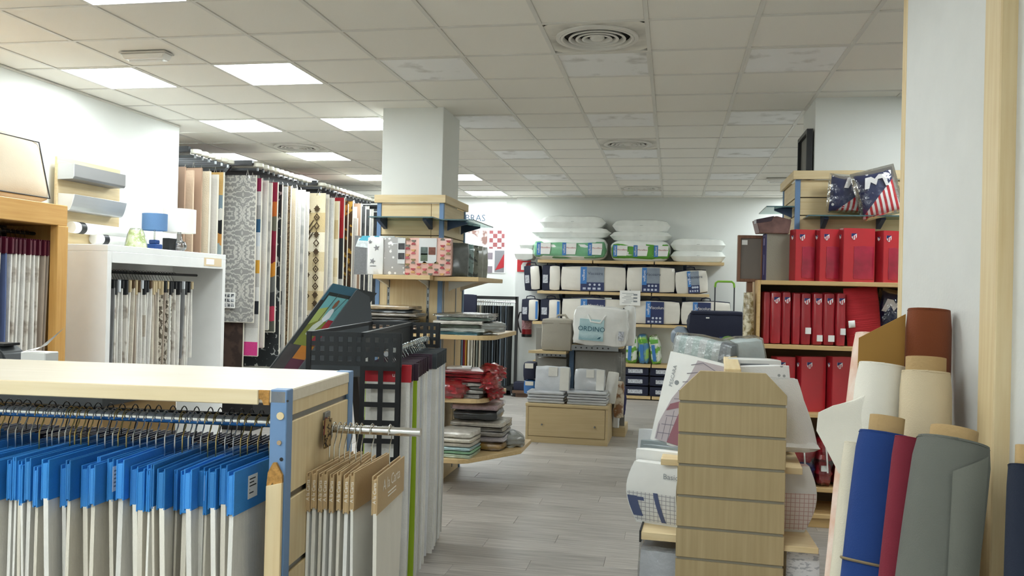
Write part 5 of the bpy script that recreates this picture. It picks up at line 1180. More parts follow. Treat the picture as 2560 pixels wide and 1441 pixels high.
zl1 = zc; zc = ch
for k in range(5):
    x_, _ = cl_(1470, 1000, .2); sz = .028
    flat('sheet_packet', 'flat grey sheet packet stacked under the grey pack on the chest', 'package', on(x_+.01*(k % 2), .2, zc), .42, .32, sz, SILV2, crz, 'packets under the grey pack', 110+k); zc += sz*1.0
zl2 = zc
def leaning(lab, a, b, c, d, z, mat, th=.05, card=None, yy=.16):
    x0_, z1_ = cl_(a, b, yy); x1_, _ = cl_(c, b, yy); h = z1_-z
    t = thing('sheet_pack', lab, 'package', on((x0_+x1_)/2, yy, z), crz, rot=(math.radians(-12), 0, crz)); w_ = x1_-x0_
    obj('pack', MB().soft(w_, th, h, (0, th/2, h/2), 5, .1, .4, .003, int(a)), mat, t)
    obj('card_insert', MB().box(-w_*.12, w_*.14, -.012, .0, h*.6, h*.97), card or OFFW, t)
    obj('side_panel', MB().box(w_*.22, w_*.48, -.010, .0, h*.03, h*.97), OFFW, t)
    return t
leaning('shiny silver plastic bedding pack leaning on the chest', 1338, 915, 1424, 990, zl1, SILV)
leaning('grey plastic bedding pack with pale card leaning on the chest', 1437, 922, 1512, 984, zl2, SILV2)
x_, z_ = cl_(1530, 930, .3); t = thing('sheet_pack', 'narrow cream pack leaning behind the grey pack on the chest', 'package', on(x_-.02, .3, ch), rot=(math.radians(-10), math.radians(6), crz)); obj('pack', MB().soft(.12, .04, z_-ch, (0, .02, (z_-ch)/2), 4, .1, .4), OFFW, t)
# tower behind: blue post, shelves
tw = thing('display_tower', 'blue post display tower with perforated shelf brackets behind the chest', 'display rack', on(0, .75, 0), crz)
xp, zp = cl_(1431, 812, .75)
obj('post', MB().box(xp-.026, xp+.026, 0, .05, 0, zp), BLUEP, tw); obj('post_cap', MB().box(xp-.03, xp+.03, -.004, .054, zp, zp+.012), MAPLE, tw)
obj('back_panel', MB().box(-.48, .56, .05, .07, 0, zp-.05), M('tower_grey', '#8a8781', .7), tw)
xl, zsl = cl_(1322, 876, .5); xr, zsr = cl_(1558, 866, .5)
obj('shelf_board', MB().prism([(xl, -.28), (xp-.03, -.28), (xp-.03, .05), (xl+.12, .05)], zsl-.03, zsl, 'z'), CH_M, tw)
pb = MB().box(xl+.08, xp-.03, -.27, -.262, zsl-.06, zsl-.03)
obj('bracket_band', pb, STEEL, tw); ho = MB()
for q in range(6): ho.tube([(xl+.11+.05*q, -.274, zsl-.045), (xl+.11+.05*q, -.271, zsl-.045)], .009, 8)
obj('hole', ho, BLACK, tw)
obj('shelf_board', MB().box(xp+.03, xr, -.28, .05, zsr-.03, zsr), CH_M, tw); obj('bracket_band', MB().box(xp+.03, xr-.05, -.288, -.28, zsr-.06, zsr-.0), STEEL, tw)
ho = MB()
for q in range(7): ho.tube([(xp+.08+.06*q, -.292, zsr-.03), (xp+.08+.06*q, -.289, zsr-.03)], .009, 8)
obj('hole', ho, BLACK, tw)
obj('base', MB().box(-.5, .58, -.1, .4, 0, .1), CH_M, tw)
def tl_(px, py, yy): return cl_(px, py, yy)
x0_, zt_ = cl_(1356, 797, .55); x1_, _ = cl_(1430, 797, .55); GREIGE = M('greige_cloth', '#a59f92', .9, bs=.4, bsc=60)
t = thing('storage_case', 'greige fabric storage case with handle on the left tower shelf', 'storage case', on((x0_+x1_)/2, .62, zsl), crz)
hh_ = zt_-zsl; w_ = x1_-x0_
obj('case', MB().soft(w_, .22, hh_, (0, 0, hh_/2), 5, .04, .2, .003), GREIGE, t); obj('lid_seam', MB().box(-w_/2-.003, w_/2+.003, -.114, .114, hh_*.86, hh_*.875), M('seam', '#877f72', .9), t)
obj('handle', MB().tube([(-.02, 0, hh_-.01), (.0, 0, hh_+.04), (.08, 0, hh_+.045), (.12, 0, hh_-.01)], .014, 8), GREIGE, t)
# ORDINO duvet pack
x0_, zt_ = cl_(1434, 768, .5); x1_, _ = cl_(1566, 768, .5); w_ = x1_-x0_; hh_ = zt_-zsr
t = thing('duvet_pack', 'puffy white duvet pack with pale blue wave panel on the right tower shelf', 'duvet pack', on((x0_+x1_)/2, .56, zsr), crz, rot=(0, math.radians(3), crz))
obj('duvet', MB().soft(w_, .24, hh_, (0, 0, hh_/2), 7, .05, .3, .007, 4), PL('duvet_white', '#eeede8', .45, bs=.8, bsc=9), t)
pn = obj('printed_panel', MB().box(-w_*.38, w_*.08, -.148, -.11, hh_*.12, hh_*.68), BANDS('wave_print', ['#9cc0c8', '#b8d6da', '#8fb4be', '#c4dde0', '#9cc0c8', '#b8d6da'], 0, .35, 2, .4, 0, True, .1), t, label='pale blue printed panel')
text('ORDINO', .075, M('ink_teal', '#2f5f72', .5), pn, (-w_*.15, -.1495, hh_*.42)); pm2 = MB().prism([(w_*.0-.02, hh_*.17), (w_*.02, hh_*.18), (w_*.04, hh_*.24), (w_*.0, hh_*.22)], -.1495, -.147); obj('leaf_print', pm2, M('ink_teal', '#2f5f72', .5), pn)
obj('handle', MB().tube([(-.14, -.13, hh_*.8), (-.10, -.15, hh_*.62), (.0, -.15, hh_*.6), (.06, -.13, hh_*.8)], .01, 6), WHITE, t)
obj('barcode_label', MB().box(w_*.36, w_*.46, -.14, -.10, hh_*.18, hh_*.42), M('code_label', '#c9ccd4'), t)
x_, _ = cl_(1574, 800, .7); t = thing('mattress_pad_pack', 'upright white mattress pad pack with black trim behind the duvet pack', 'package', on(x_, .72, zsr), crz); h2 = cl_(1574, 766, .7)[1]-zsr+.0
obj('pack', MB().soft(.13, .2, h2, (0, 0, h2/2), 4, .05, .4), PL('duvet_white', '#eeede8'), t); obj('trim', MB().soft(.012, .21, h2*.9, (-.066, 0, h2*.5), 2), BLACK, t)
xs2, _ = cl_(1495, 920, .62); t = thing('bedding_case', 'large grey felt bedding case under the duvet pack', 'storage case', on(xs2, .70, cl_(1495, 965, .6)[1]-.25), crz)
hb = cl_(1495, 880, .6)[1]-t.location.z; obj('case', MB().soft(.52, .16, hb, (0, 0, hb/2), 5, .04, .15), M('felt_grey', '#8f8d88', .95, bs=.5, bsc=90), t); obj('clear_side', MB().soft(.08, .165, hb*.95, (.25, -.002, hb/2), 3), FILM, t)
xs2, _ = cl_(1378, 905, .6); t = thing('bedding_case', 'grey felt bedding case under the left tower shelf', 'storage case', on(xs2, .72, ch*.4), crz); obj('case', MB().soft(.34, .16, zsl-.09-ch*.4, (0, 0, (zsl-.09-ch*.4)/2), 4, .04, .15), M('felt_grey', '#8f8d88'), t)
for k, (px0, py0, px1, py1, m_, lab) in enumerate(((1537, 955, 1558, 1045, BLOTCH('brown_leaf', '#8a5f3c', '#d9cdb8', 12, .45, .55, coat=.6, rough=.4), 'brown leaf print textile hanging at the tower side'), (1545, 968, 1562, 1040, M('purple_cloth', '#33335e', .7), 'purple blue textile hanging at the tower side'), (1530, 1022, 1545, 1075, PL('white_pack', '#e9e9e7'), 'white packet with black oval hanging low at the tower side'))):
    x0_, z1_ = cl_(px0, py0, .5); x1_, z0_ = cl_(px1, py1, .5)
    t = thing('hanging_textile', lab, 'textile', on((x0_+x1_)/2, .52+.06*k, z0_), crz); obj('cloth', MB().soft(x1_-x0_, .05, z1_-z0_, (0, 0, (z1_-z0_)/2), 4, .1, .5, .004, k), m_, t); obj('hanger_hook', MB().tube([(0, 0, z1_-z0_), (0, .03, z1_-z0_+.05), (-.05, .1, z1_-z0_+.06)], .004, 5), STEEL, t)
for k, (px0, py0, px1, py1, m_, lab) in enumerate(((1312, 950, 1340, 985, M('pack_blue', '#2f6fb4', .35, coat=.8), 'small bright blue pack with cream top beside the chest'), (1311, 905, 1340, 948, NAVY, 'navy pack with white window beside the tower'))):
    x0_, z1_ = cl_(px0, py0, .72); x1_, z0_ = cl_(px1, py1, .72); 
    zb_ = .0 if k == 1 else .1
    t = thing('bedding_pack', lab, 'package', on((x0_+x1_)/2, .74, z0_), crz); h2 = z1_-z0_; obj('pack', MB().soft(x1_-x0_, .2, h2, (0, 0, h2/2), 4, .05, .3), m_, t); obj('window', MB().soft((x1_-x0_)*.7, .02, h2*.3, (.0, -.102, h2*.8), 2), CREAMP, t)
# ================================================================== SLATTED END GONDOLA
SY = 3.2; SRZ = math.radians(-3)
xl, xr = pt(1697, 1010, Y=SY).x, pt(1967, 1010, Y=SY).x; sx = (xl+xr)/2; hw = (xr-xl)/2
sg_ = thing('slatwall_gondola', 'free-standing maple slatwall gondola with clipped top corners in the aisle', 'display rack', (sx, SY, 0), SRZ)
Sm = Matrix.Translation((sx, SY, 0)) @ Matrix.Rotation(SRZ, 4, 'Z')
zt = pt(1830, 931, Y=SY).z; zsh_ = pt(1697, 978, Y=SY).z; xt = hw-.075
gz = [pt(1830, y, Y=SY).z for y in (1011, 1091, 1171, 1250, 1330, 1408)]; st_ = gz[4]-gz[5]
while gz[-1]-st_ > .08: gz.append(gz[-1]-st_)
SLM = WOOD('slat_maple', '#a8946c', '#b7a37c', 'z', .45)
for e_, y in ((0, 0), (1, 1.35)):
    obj('slat', MB().prism([(-hw, gz[0]+.005), (hw, gz[0]+.005), (hw, zsh_), (xt, zt), (-xt, zt), (-hw, zsh_)], y, y+.018), SLM, sg_, .0015)
    for a, b in zip(gz, gz[1:]+[.02]): obj('slat', MB().box(-hw, hw, y, y+.018, b+.005, a-.005), SLM, sg_, .0015)
    obj('core_panel', MB().box(-hw+.004, hw-.004, y+.006, y+.016, .0, zsh_-.03), M('groove_grey', '#8c8677', .8), sg_)
obj('spine', MB().box(-.03, .03, .02, 1.34, 0, zt+.012), MAPLEY, sg_, .003)
obj('base', MB().box(-hw, hw, 0.02, 1.34, 0, .12), MAPLEY, sg_)
ZS = .70
def zpoly(pts, z): return [(lambda q: (q.x, q.y))(Sm.inverted() @ pt(a, b, Z=z)) for a, b in pts]
RP = zpoly([(1962, 1368), (2047, 1372)], ZS); xo = RP[1][0]; yf = RP[1][1]
LPp = zpoly([(1600, 1337)], ZS); xo2 = LPp[0][0]
obj('shelf_board', MB().prism([(.03, yf), (xo, yf), (xo-.03, yf+.42), (xo-.03, 1.3), (.03, 1.3)], ZS-.022, ZS, 'z'), MAPLEX, sg_, .002)
obj('shelf_board', MB().prism([(-.03, .03), (xo2, .03), (xo2, 1.3), (-.03, 1.3)], ZS-.03, ZS, 'z'), MAPLEX, sg_, .002)
obj('shelf_end', MB().box(xo2-.006, xo2+.001, .03, 1.3, ZS-.04, ZS+.004), BLACK, sg_)
ZU = pt(1700, 1128, Y=SY+.3).z
for s_ in (-1, 1): obj('shelf_board', MB().box(min(s_*.03, s_*.26), max(s_*.03, s_*.26), .1, 1.3, ZU-.025, ZU), MAPLEX, sg_, .002)
def place(name, lab, px, py, yy, z, rz=0, tilt=(0, 0), cat='package'):
    """thing on the gondola at pixel column px, depth SY+yy, standing at height z"""
    p = pt(px, py, Y=SY+yy); return thing(name, lab, cat, (p.x, SY+yy, z), 0, rot=(tilt[0], tilt[1], SRZ+rz))
BOXW = PL('carton_white', '#e6e6e3', .4, bs=.2); TEXG = BLOTCH('fabric_check', '#c9c6c6', '#9a9698', 30, .2, .8, .5, 'check')
def wpx(px, yy): return px*(SY+yy)/FPX*1.01
# tall bedding box, left
yy = .34; t = place('bedding_box', 'tall white bedding box with grid print and rose blocks leaning left', 1712, 1000, yy, ZU, math.radians(-24), (math.radians(-8), math.radians(9)))
w_, h_ = wpx(168, yy), pt(1740, 893, Y=SY+yy).z-ZU; th = .07
obj('box', MB().soft(w_, th, h_, (0, 0, h_/2), 4, .02, .15), BOXW, t)
f_ = -th/2-.003
g = obj('grid_print', MB().prism([(-w_*.42, h_*.03), (-w_*.42, h_*.2), (-w_*.3, h_*.5), (-w_*.12, h_*.75), (-w_*.04, h_*.97), (w_*.49, h_*.97), (w_*.49, h_*.03)], f_, f_+.004), M('print_greyrose', '#b7adb2', .5, var=.1), t)
gl = MB()
for k in range(9): z_ = h_*(.1+.1*k); gl.prism([(-w_*(.4-.035*k), z_), (w_*.05, z_+h_*.05), (w_*.49, z_-h_*.06), (w_*.49, z_-h_*.052), (w_*.05, z_+h_*.058), (-w_*(.4-.035*k), z_+.003)], f_-.001, f_+.001)
for k in range(10): x_ = -w_*.40+w_*.09*k; gl.box(x_, x_+.0015, f_-.001, f_+.001, h_*.04, h_*min(.93, .2+.09*k))
obj('grid_lines', gl, M('print_line', '#7b7580', .6), g)
obj('rose_block', MB().prism([(-w_*.34, h_*.36), (-w_*.05, h_*.46), (w_*.49, h_*.40), (w_*.49, h_*.52), (-w_*.02, h_*.55), (-w_*.3, h_*.44)], f_-.002, f_+.001).prism([(-w_*.22, h_*.03), (w_*.49, h_*.03), (w_*.49, h_*.24), (-w_*.08, h_*.26), (-w_*.1, h_*.38), (-w_*.14, h_*.36)], f_-.002, f_+.001), M('print_rose', '#8e5b66', .5), g)
text('PESCARA', .022, M('ink_grey', '#8a8f94', .7), t, (-w_*.36, f_-.0, h_*.74), (math.pi/2, -math.pi/2, 0)); obj('round_mark', MB().prism([(-w_*.28+.01*math.cos(a*.6), h_*.68+.01*math.sin(a*.6)) for a in range(10)], f_, f_+.003), M('ink_grey', '#8a8f94'), t)
yy = .75; t = place('sheet_bundle', 'grey-green striped sheet set with dark oval mark behind the slat gondola', 1735, 870, yy, ZU, math.radians(-16), (0, math.radians(8)))
w_, h_ = wpx(140, yy), pt(1730, 846, Y=SY+yy).z-ZU
obj('bundle', MB().soft(w_, .12, h_, (0, 0, h_/2), 5, .05, .25, .002), BANDS('stripe_sage', ['#c6cccb', '#aebfbd', '#c6cccb', '#b6c6c2', '#c9cdcc', '#a9b8b6', '#c2c8c8', '#7d8288', '#8a9096'], -.14, .14, 0, .35, .1), t)
obj('oval_mark', MB().prism([(-w_*.33+.022*math.cos(a*.45), h_*.72+.026*math.sin(a*.45)) for a in range(14)], -.07, -.06), M('oval_grey', '#6b7076', .5), t); obj('clear_film', MB().soft(w_*1.05, .14, h_*1.03, (0, 0, h_*.51), 4, .05, .3, .003), FILM, t)
for k in range(3):
    yy = .28+.05*k; t = place('sheet_packet', ('front grey sheet packet with round logo behind the bent white pack', 'middle grey sheet packet behind the bent white pack', 'rear pale sheet packet behind the bent white pack')[k], 1652-6*k, 1150, yy, ZS, math.radians(-12), (math.radians(-6), 0))
    w_, h_ = wpx(100, yy), pt(1650, 1117-11*k if k < 2 else 1078, Y=SY+yy).z-ZS
    obj('packet', MB().soft(w_, .03, h_, (0, 0, h_/2), 4, .1, .4), PL('slate_pack', '#7d888c', .3) if k < 2 else PL('silver_pack2', '#b9bbbd'), t)
    if k == 0: text('D', .05, WHITE, t, (w_*.2, -.019, h_*.88))
# bent white pack, left front
def bent(lab, px, py0, yy, w_, z, h_, rz, mat, side, prn):
    t = place('duvet_cover_pack', lab, px, 1220, yy, z, rz)
    def fn(u, v):
        b = .045*math.sin(math.pi*v*.9); return ((u-.5)*w_+side*b*(.9 if (u-.5)*side > 0 else .4), -b*.35, v*h_)
    o = obj('pack', MB().grid(fn, 8, 10, (0, .05, 0)), mat, t)
    for nm, u0, u1, v0, v1, m_ in prn:
        o2 = MB().grid(lambda u, v: (lambda q: (q[0], q[1]-.003, q[2]))(fn(u0+(u1-u0)*u, v0+(v1-v0)*v)), 5, 6); obj(nm, o2, m_, t)
    return t, fn
yy = .16; hB = pt(1640, 1160, Y=SY+yy).z-ZS
CHK = BLOTCH('check_print', '#d2d2d0', '#8d8d94', 60, .2, .8, .5, 'lines'); INDG = M('print_indigo', '#4a5578', .5)
t, fn = bent('bent white duvet cover pack with grey check and indigo bars', 1648, 0, yy, wpx(112, yy), ZS, hB, math.radians(-14), BOXW, -1, [('check_panel', .02, .98, .04, .52, CHK), ])
o2 = MB().grid(lambda u, v: (lambda q: (q[0], q[1]-.006, q[2]))(fn(.03+.22*u, .12+.33*v)), 4, 5); obj('indigo_bar', o2, INDG, t)
o2 = MB().grid(lambda u, v: (lambda q: (q[0], q[1]-.006, q[2]))(fn(.2+.2*u, .38+.06*v)), 3, 2); obj('indigo_bar', o2, INDG, t)
o2 = MB().grid(lambda u, v: (lambda q: (q[0], q[1]-.006, q[2]))(fn(.5+.1*u+.2*(1-v)*.5, .05+.48*v)), 3, 6); obj('indigo_bar', o2, INDG, t)
q = fn(.86, .82); text('Basic', .03, M('ink_grey', '#8a8f94'), t, (q[0], q[1]-.012, q[2]))
t = place('duvet_cover_pack', 'second white pack standing right behind the bent white pack', 1650, 1220, .24, ZS, math.radians(-12)); obj('pack', MB().soft(wpx(120, .24), .04, hB+.04, (0, 0, (hB+.04)/2), 4, .1, .3), BOXW, t)
t = place('clear_box', 'clear plastic bedding box under the left shelf of the slat gondola', 1655, 1400, .12, .12, math.radians(-6)); obj('box', MB().soft(.17, .3, .5, (0, .12, .25), 4, .02, .2, .002), PL('frost_pack', '#b9bcc2', .25, var=.15), t); obj('film', MB().soft(.18, .31, .52, (0, .12, .26), 4, .02, .2, .004), FILM, t)
# right side goods
yy = .8; t = place('sheet_bundle', 'silver sheet set with oval mark right of the slat gondola spine', 1876, 880, yy, ZU, math.radians(14), (0, math.radians(-6)))
w_, h_ = wpx(95, yy), pt(1876, 850, Y=SY+yy).z-ZU
obj('bundle', MB().soft(w_, .12, h_, (0, 0, h_/2), 5, .05, .3, .002), PL('silver_mint', '#c6d0d0', .3, var=.15), t); obj('oval_mark', MB().prism([(-w_*.1+.017*math.cos(a*.45), h_*.72+.022*math.sin(a*.45)) for a in range(14)], -.07, -.06), M('oval_grey', '#6b7076'), t); obj('clear_film', MB().soft(w_*1.06, .14, h_*1.03, (0, 0, h_*.51), 4, .05, .3, .003), FILM, t)
yy = .38; t = place('bedding_box', 'white dotted bedding box on the right side of the slat gondola', 1912, 950, yy, ZU, math.radians(10), (math.radians(-4), math.radians(-3)))
w_, h_ = wpx(135, yy), pt(1912, 915, Y=SY+yy).z-ZU; DOT = BLOTCH('white_dots', '#9c9fa0', '#ececeb', 24, .14, .18, .4, 'voronoi', coat=.5)
obj('box', MB().soft(w_, .08, h_, (0, 0, h_/2), 4, .03, .25), DOT, t); obj('round_mark', MB().tube([(w_*.35, -.048, h_*.82), (w_*.35, -.04, h_*.82)], .008, 10), M('ink_grey', '#8a8f94'), t)
yy = .55; t = place('bedding_box', 'white flat packet with grey stripe lying behind the dotted box', 1880, 910, yy, ZU, math.radians(12)); h_ = pt(1880, 897, Y=SY+yy).z-ZU; obj('box', MB().soft(wpx(130, yy), .09, h_, (0, 0, h_/2), 4, .03, .25), BOXW, t); obj('stripe', MB().box(-.06, .06, -.05, -.044, h_*.9, h_*.95), M('oval_grey', '#6b7076'), t)
yy = .26; FUZ = M('fuzzy_white', '#ecece9', .95, bs=.6, bsc=260, sheen=.4, bd=.004)
t = place('plush_throw', 'white plush throw spilling out on the right of the slat gondola', 1950, 1050, yy, pt(1950, 1118, Y=SY+yy).z)
def fz(u, v): 
    c = u*2*math.pi; r_ = .07+.035*(1-v)+.008*math.sin(5*c+4*v); return (.055*(1-v)+r_*.85*math.cos(c), r_*.8*math.sin(c)*.7, v*.27)
obj('throw', MB().grid(fz, 18, 10), FUZ, t); obj('throw_end', MB().pillow(.19, .13, .05, (.05, 0, .012), 3, .5, 10, 8, 3, .05), FUZ, t)
yy = .2; t, fn = bent('bent white pack with pink check on the slat gondola shelf', 1975, 0, yy, wpx(70, yy), ZS, pt(1985, 1165, Y=SY+yy).z-ZS, math.radians(8), BOXW, 1, [('pink_check', .02, .98, .04, .6, BLOTCH('pink_check', '#e6dcd8', '#c29c98', 60, .2, .8, .5, 'lines'))])
pb_ = pt(2004, 1400, Y=SY+yf+.1)
t = thing('bedding_box', 'white speckled bedding box standing under the right shelf of the slat gondola', 'package', (pb_.x, SY+yf+.12, 0), SRZ); obj('box', MB().soft(.125, .16, ZS-.03, (0, 0, (ZS-.03)/2), 4, .02, .2), BLOTCH('speckle_white', '#e4e4e6', '#b4b6bc', 45, .55, .62, .4, stretch=(1, 1, 3)), t); obj('mark', MB().box(-.03, .03, -.084, -.08, .5, .506), M('ink_grey', '#8a8f94'), t)
t = flat('sock_packet', 'small shiny packet at the outer corner of the right shelf of the slat gondola', 'package', Sm @ Vector((xo-.05, yf+.30, ZS)), .05, .12, .06, PL('silver_pack', '#c9ccd0'), .2, None, 5, .003)
# ================================================================== RIGHT PILLAR CLADDING AND RED SHELVES
RF = 6.62; rx0 = pt(1987, 560, Y=RF).x; RZT = pt(2150, 427, Y=RF).z; rx1 = 1.83
rcx = (rx0+rx1)/2
rc_ = thing('pillar_cladding', 'maple slatted cladding with blue corner posts around the right pillar', 'cladding', (rcx, RF, 0))
rhw = (rx1-rx0)/2
clad(rc_, rhw, .75, RZT, ((-rhw+.036, rhw-.036),), .3)
glass_shelf('clear glass shelf jutting left from the right pillar on a dark bracket', pt(1917, 520, Y=6.62).x, rx0-.006, 6.62, 7.2, pt(1960, 518, Y=6.62).z, [6.75], -1)
zgs = pt(2140, 541, Y=6.36).z
glass_shelf('clear glass shelf with club cushions on the front of the right pillar', rx0+.06, 1.8, 6.36, RF+.008, zgs, [pt(2058, 548, Y=6.6).x, pt(2198, 548, Y=6.6).x])
pf = thing('wall_monitor', 'black framed grey screen hung on the side of the right pillar', 'monitor', (1.03, 6.98, pt(1990, 455, Y=6.95).z))
ph_ = pt(1990, 335, Y=6.95).z-pf.location.z
obj('frame', MB().box(-.045, 0, -.24, -.21, 0, ph_).box(-.045, 0, .21, .24, 0, ph_).box(-.045, 0, -.21, .21, 0, .03).box(-.045, 0, -.21, .21, ph_-.03, ph_), BLACK, pf); obj('panel', MB().box(-.02, -.0, -.21, .21, .03, ph_-.03), M('screen_grey', '#77756f', .6), pf)
# shelves
SHY = 6.18; slx = pt(1900, 800, Y=SHY).x; srx = 1.8
rs = thing('shelving_unit', 'maple shelving unit of red boxed bedding in front of the right pillar', 'shelving', (slx, SHY, 0))
RZs = [pt(2070, y, Y=SHY).z for y in (704, 866, 1036, 1222)]
RSM = WOOD('red_shelf_maple', '#c9a56c', '#d9b884', 'x')
for z in RZs+[.10]: obj('shelf_board', MB().box(.0, srx-slx, 0, .42, z-.03, z), RSM, rs, .002)
obj('side_panel', MB().box(-.02, .0, .0, .42, 0, RZs[0]), RSM, rs, .002); obj('side_panel', MB().box(srx-slx, srx-slx+.02, 0, .42, 0, RZs[0]), RSM, rs, .002)
obj('back_panel', MB().box(0, srx-slx, .415, .43, .1, RZs[0]-.03), M('unit_back', '#6f5b44', .85), rs)
obj('kick_board', MB().box(0, srx-slx, .03, .045, 0, .07), RSM, rs)
REDB = PL('red_box', '#c22a33', .35, var=.05, bs=.15, coat=.6); REDD = PL('red_spine', '#a3202b', .35, var=.05, coat=.6, bs=.15); REDT = PL('red_textile', '#b0203f', .35, var=.3, vs=10)
CRW = M('crest_white', '#f0eeee', .4); CRB = M('crest_blue', '#24336e', .4); CRR = M('crest_red', '#c02a34', .4)
def crest(par, x, y, z, s_):
    o = obj('crest', MB().prism([(x-s_*.42, z+s_*.5), (x+s_*.42, z+s_*.5), (x+s_*.42, z-.05*s_), (x+s_*.2, z-s_*.38), (x, z-s_*.5), (x-s_*.2, z-s_*.38), (x-s_*.42, z-.05*s_)], y-.002, y+.004), CRW, par)
    st = MB()
    for k in (-.2, .1): st.box(x+k*s_, x+(k+.14)*s_, y-.003, y, z-s_*.36, z+s_*.2)
    obj('crest_stripe', st, CRR, o); obj('crest_chief', MB().prism([(x-s_*.42, z+s_*.5), (x+s_*.42, z+s_*.5), (x-s_*.42, z-.02*s_)], y-.0035, y), CRB, o)
    return o
def redbox(lab, px0, py0, px1, py1, Y, z, th, rz, win=True):
    xa, xb, za, zb = rect(px0, py0, px1, py1, Y); h_ = zb-z; r_ = math.radians(rz)
    w_ = ((xb-xa)-th*math.sin(abs(r_))*.95)/math.cos(r_)
    t = thing('bedding_box', lab, 'box', ((xa+xb)/2, Y+th/2+w_*.5*math.sin(abs(r_)), z), r_)
    obj('carton', MB().soft(w_, th, h_, (0, 0, h_/2), 3, .01, .08), REDB, t)
    obj('spine', MB().box(-w_/2-.002, -w_/2+.004, -th/2+.004, th/2-.004, .004, h_-.004), REDD, t)
    crest(t, -w_*.18, -th/2-.002, h_*.84, .045)
    sp = obj('spine_crest', MB().prism([(-.012, h_*.88), (.012, h_*.88), (.012, h_*.83), (0, h_*.8), (-.012, h_*.83)], -w_/2-.004, -w_/2-.001, 'x'), CRW, t)
    obj('spine_crest_chief', MB().prism([(-.012, h_*.88), (.012, h_*.88), (-.012, h_*.84)], -w_/2-.005, -w_/2-.0035, 'x'), CRB, sp)
    if win: obj('window', MB().soft(w_*.62, .01, h_*.6, (w_*.14, -th/2, h_*.36), 3, .3, .5, .0015), REDT, t)
    return t
redbox('narrow red club bedding box, first beside the greige case on the top red shelf', 1978, 573, 2041, 703, SHY+.06, RZs[0], .09, 20)
redbox('red club bedding box with crest, second on the top red shelf', 2039, 572, 2102, 703, SHY+.06, RZs[0], .09, 20)
redbox('wide red club bedding box on the top red shelf', 2100, 570, 2192, 703, SHY+.05, RZs[0], .10, 14)
redbox('red club bedding box turned askew by the partition on the top red shelf', 2194, 576, 2252, 703, SHY+.06, RZs[0], .10, 24)
gb = thing('storage_case', 'greige square case with purple blue spine left of the red boxes', 'storage case', (pt(1945, 700, Y=SHY+.1).x, SHY+.16, RZs[0]), math.radians(14)); hh_ = pt(1945, 584, Y=SHY+.1).z-RZs[0]
obj('case', MB().soft(.19, .07, hh_, (0, 0, hh_/2), 3, .01, .1), M('case_greige', '#8f887a', .8, bs=.3, bsc=90), gb); sp = obj('spine', MB().box(-.099, -.093, -.034, .034, .004, hh_-.004), M('spine_violet', '#3a3560', .5), gb)
obj('spine_print', MB().box(-.1005, -.099, -.006, .004, hh_*.12, hh_*.55).box(-.1005, -.099, -.012, .012, hh_*.75, hh_*.9), M('spine_pale', '#8d86a8', .5), sp)
bf = thing('framed_notice_board', 'brown wooden framed grey board standing beside the greige case', 'framed board', (pt(1876, 700, Y=6.36).x, 6.40, pt(1876, 705, Y=6.36).z), math.radians(4)); xa, xb, za, zb = rect(1845, 588, 1912, 705, 6.36); w_ = (xb-xa)/2; h_ = zb-za
BRW = WOOD('brown_frame', '#6e4a34', '#86604a', 'z')
for a, b, c, d in ((-w_, -w_+.022, 0, h_), (w_-.022, w_, 0, h_), (-w_+.022, w_-.022, 0, .022), (-w_+.022, w_-.022, h_-.022, h_)): obj('rail', MB().box(a, b, -.02, .02, c, d), BRW, bf, .002)
obj('panel', MB().box(-w_+.02, w_-.02, -.006, .014, .02, h_-.02), M('panel_taupe', '#7c736b', .7, bs=.2, bsc=80), bf); obj('sticker', MB().box(-w_+.03, -w_+.07, -.009, -.005, h_-.07, h_-.035), PAPER, bf)
obj('support_leg', MB().box(-.02, .02, .0, .04, -(pt(1876, 705, Y=6.36).z), 0), BRW, bf)
gbx = thing('gift_box', 'shiny copper and purple box lying on top of the greige case', 'box', (pt(1930, 575, Y=SHY+.12).x, SHY+.16, RZs[0]+hh_), math.radians(10)); PUR = M('copper_foil', '#8a6a66', .25, .6, var=.4, vs=10)
h2 = pt(1930, 540, Y=SHY+.1).z-(RZs[0]+hh_)
obj('box', MB().prism([(-.10, .0), (.11, .0), (.125, h2*.8), (.02, h2), (-.125, h2*.75)], -.06, .06), PUR, gbx, .004); obj('lid_band', MB().prism([(-.126, h2*.55), (-.02, h2*.7), (-.0, h2*1.0), (-.126, h2*.78)], -.062, -.0), M('dark_purple', '#3a2a34', .3), gbx)
# shelf B: thin red packages
xsB = [(1905, 1922), (1922, 1952), (1952, 1975), (1978, 1999), (1999, 2026), (2028, 2055), (2055, 2085), (2087, 2112)]
for k, (a, b) in enumerate(xsB):
    xa, xb, za, zb = rect(a, 733 if k > 2 else 730, b, 866, SHY+.05); z = RZs[1]; h_ = zb-z
    lab = ['flat red sheet package at the left end of the second red shelf', 'red package with patterned window on the second red shelf', 'red package with white pattern bands on the second red shelf', 'slim dark red package on the second red shelf', 'red crested package with low price label on the second red shelf', 'red crested package beside the price labelled one on the second shelf', 'red crested package next to the blue star cushion on the second shelf', 'red crested package leaning by the red cushion on the second shelf'][k]
    t = thing('sheet_package', lab, 'package', ((xa+xb)/2, SHY+.10, z), math.radians(8)); w_ = xb-xa
    obj('packet', MB().soft(w_*1.02, .16, h_, (0, .02, h_/2), 4, .05, .5, .001, k), REDD if k % 2 == 0 else PL('red_wrap', '#b02430', .3, var=.15, bs=.4), t)
    if k in (1, 2, 4, 5, 6, 7): crest(t, .0, -.068, h_*.84, min(.045, w_*.7))
    if k >= 4: obj('price_label', MB().box(-w_*.1, w_*.4, -.075, -.062, h_*.08+(.05 if k in (4, 7) else 0), h_*.2+(.05 if k in (4, 7) else 0)), PAPER, t)
NVS = None
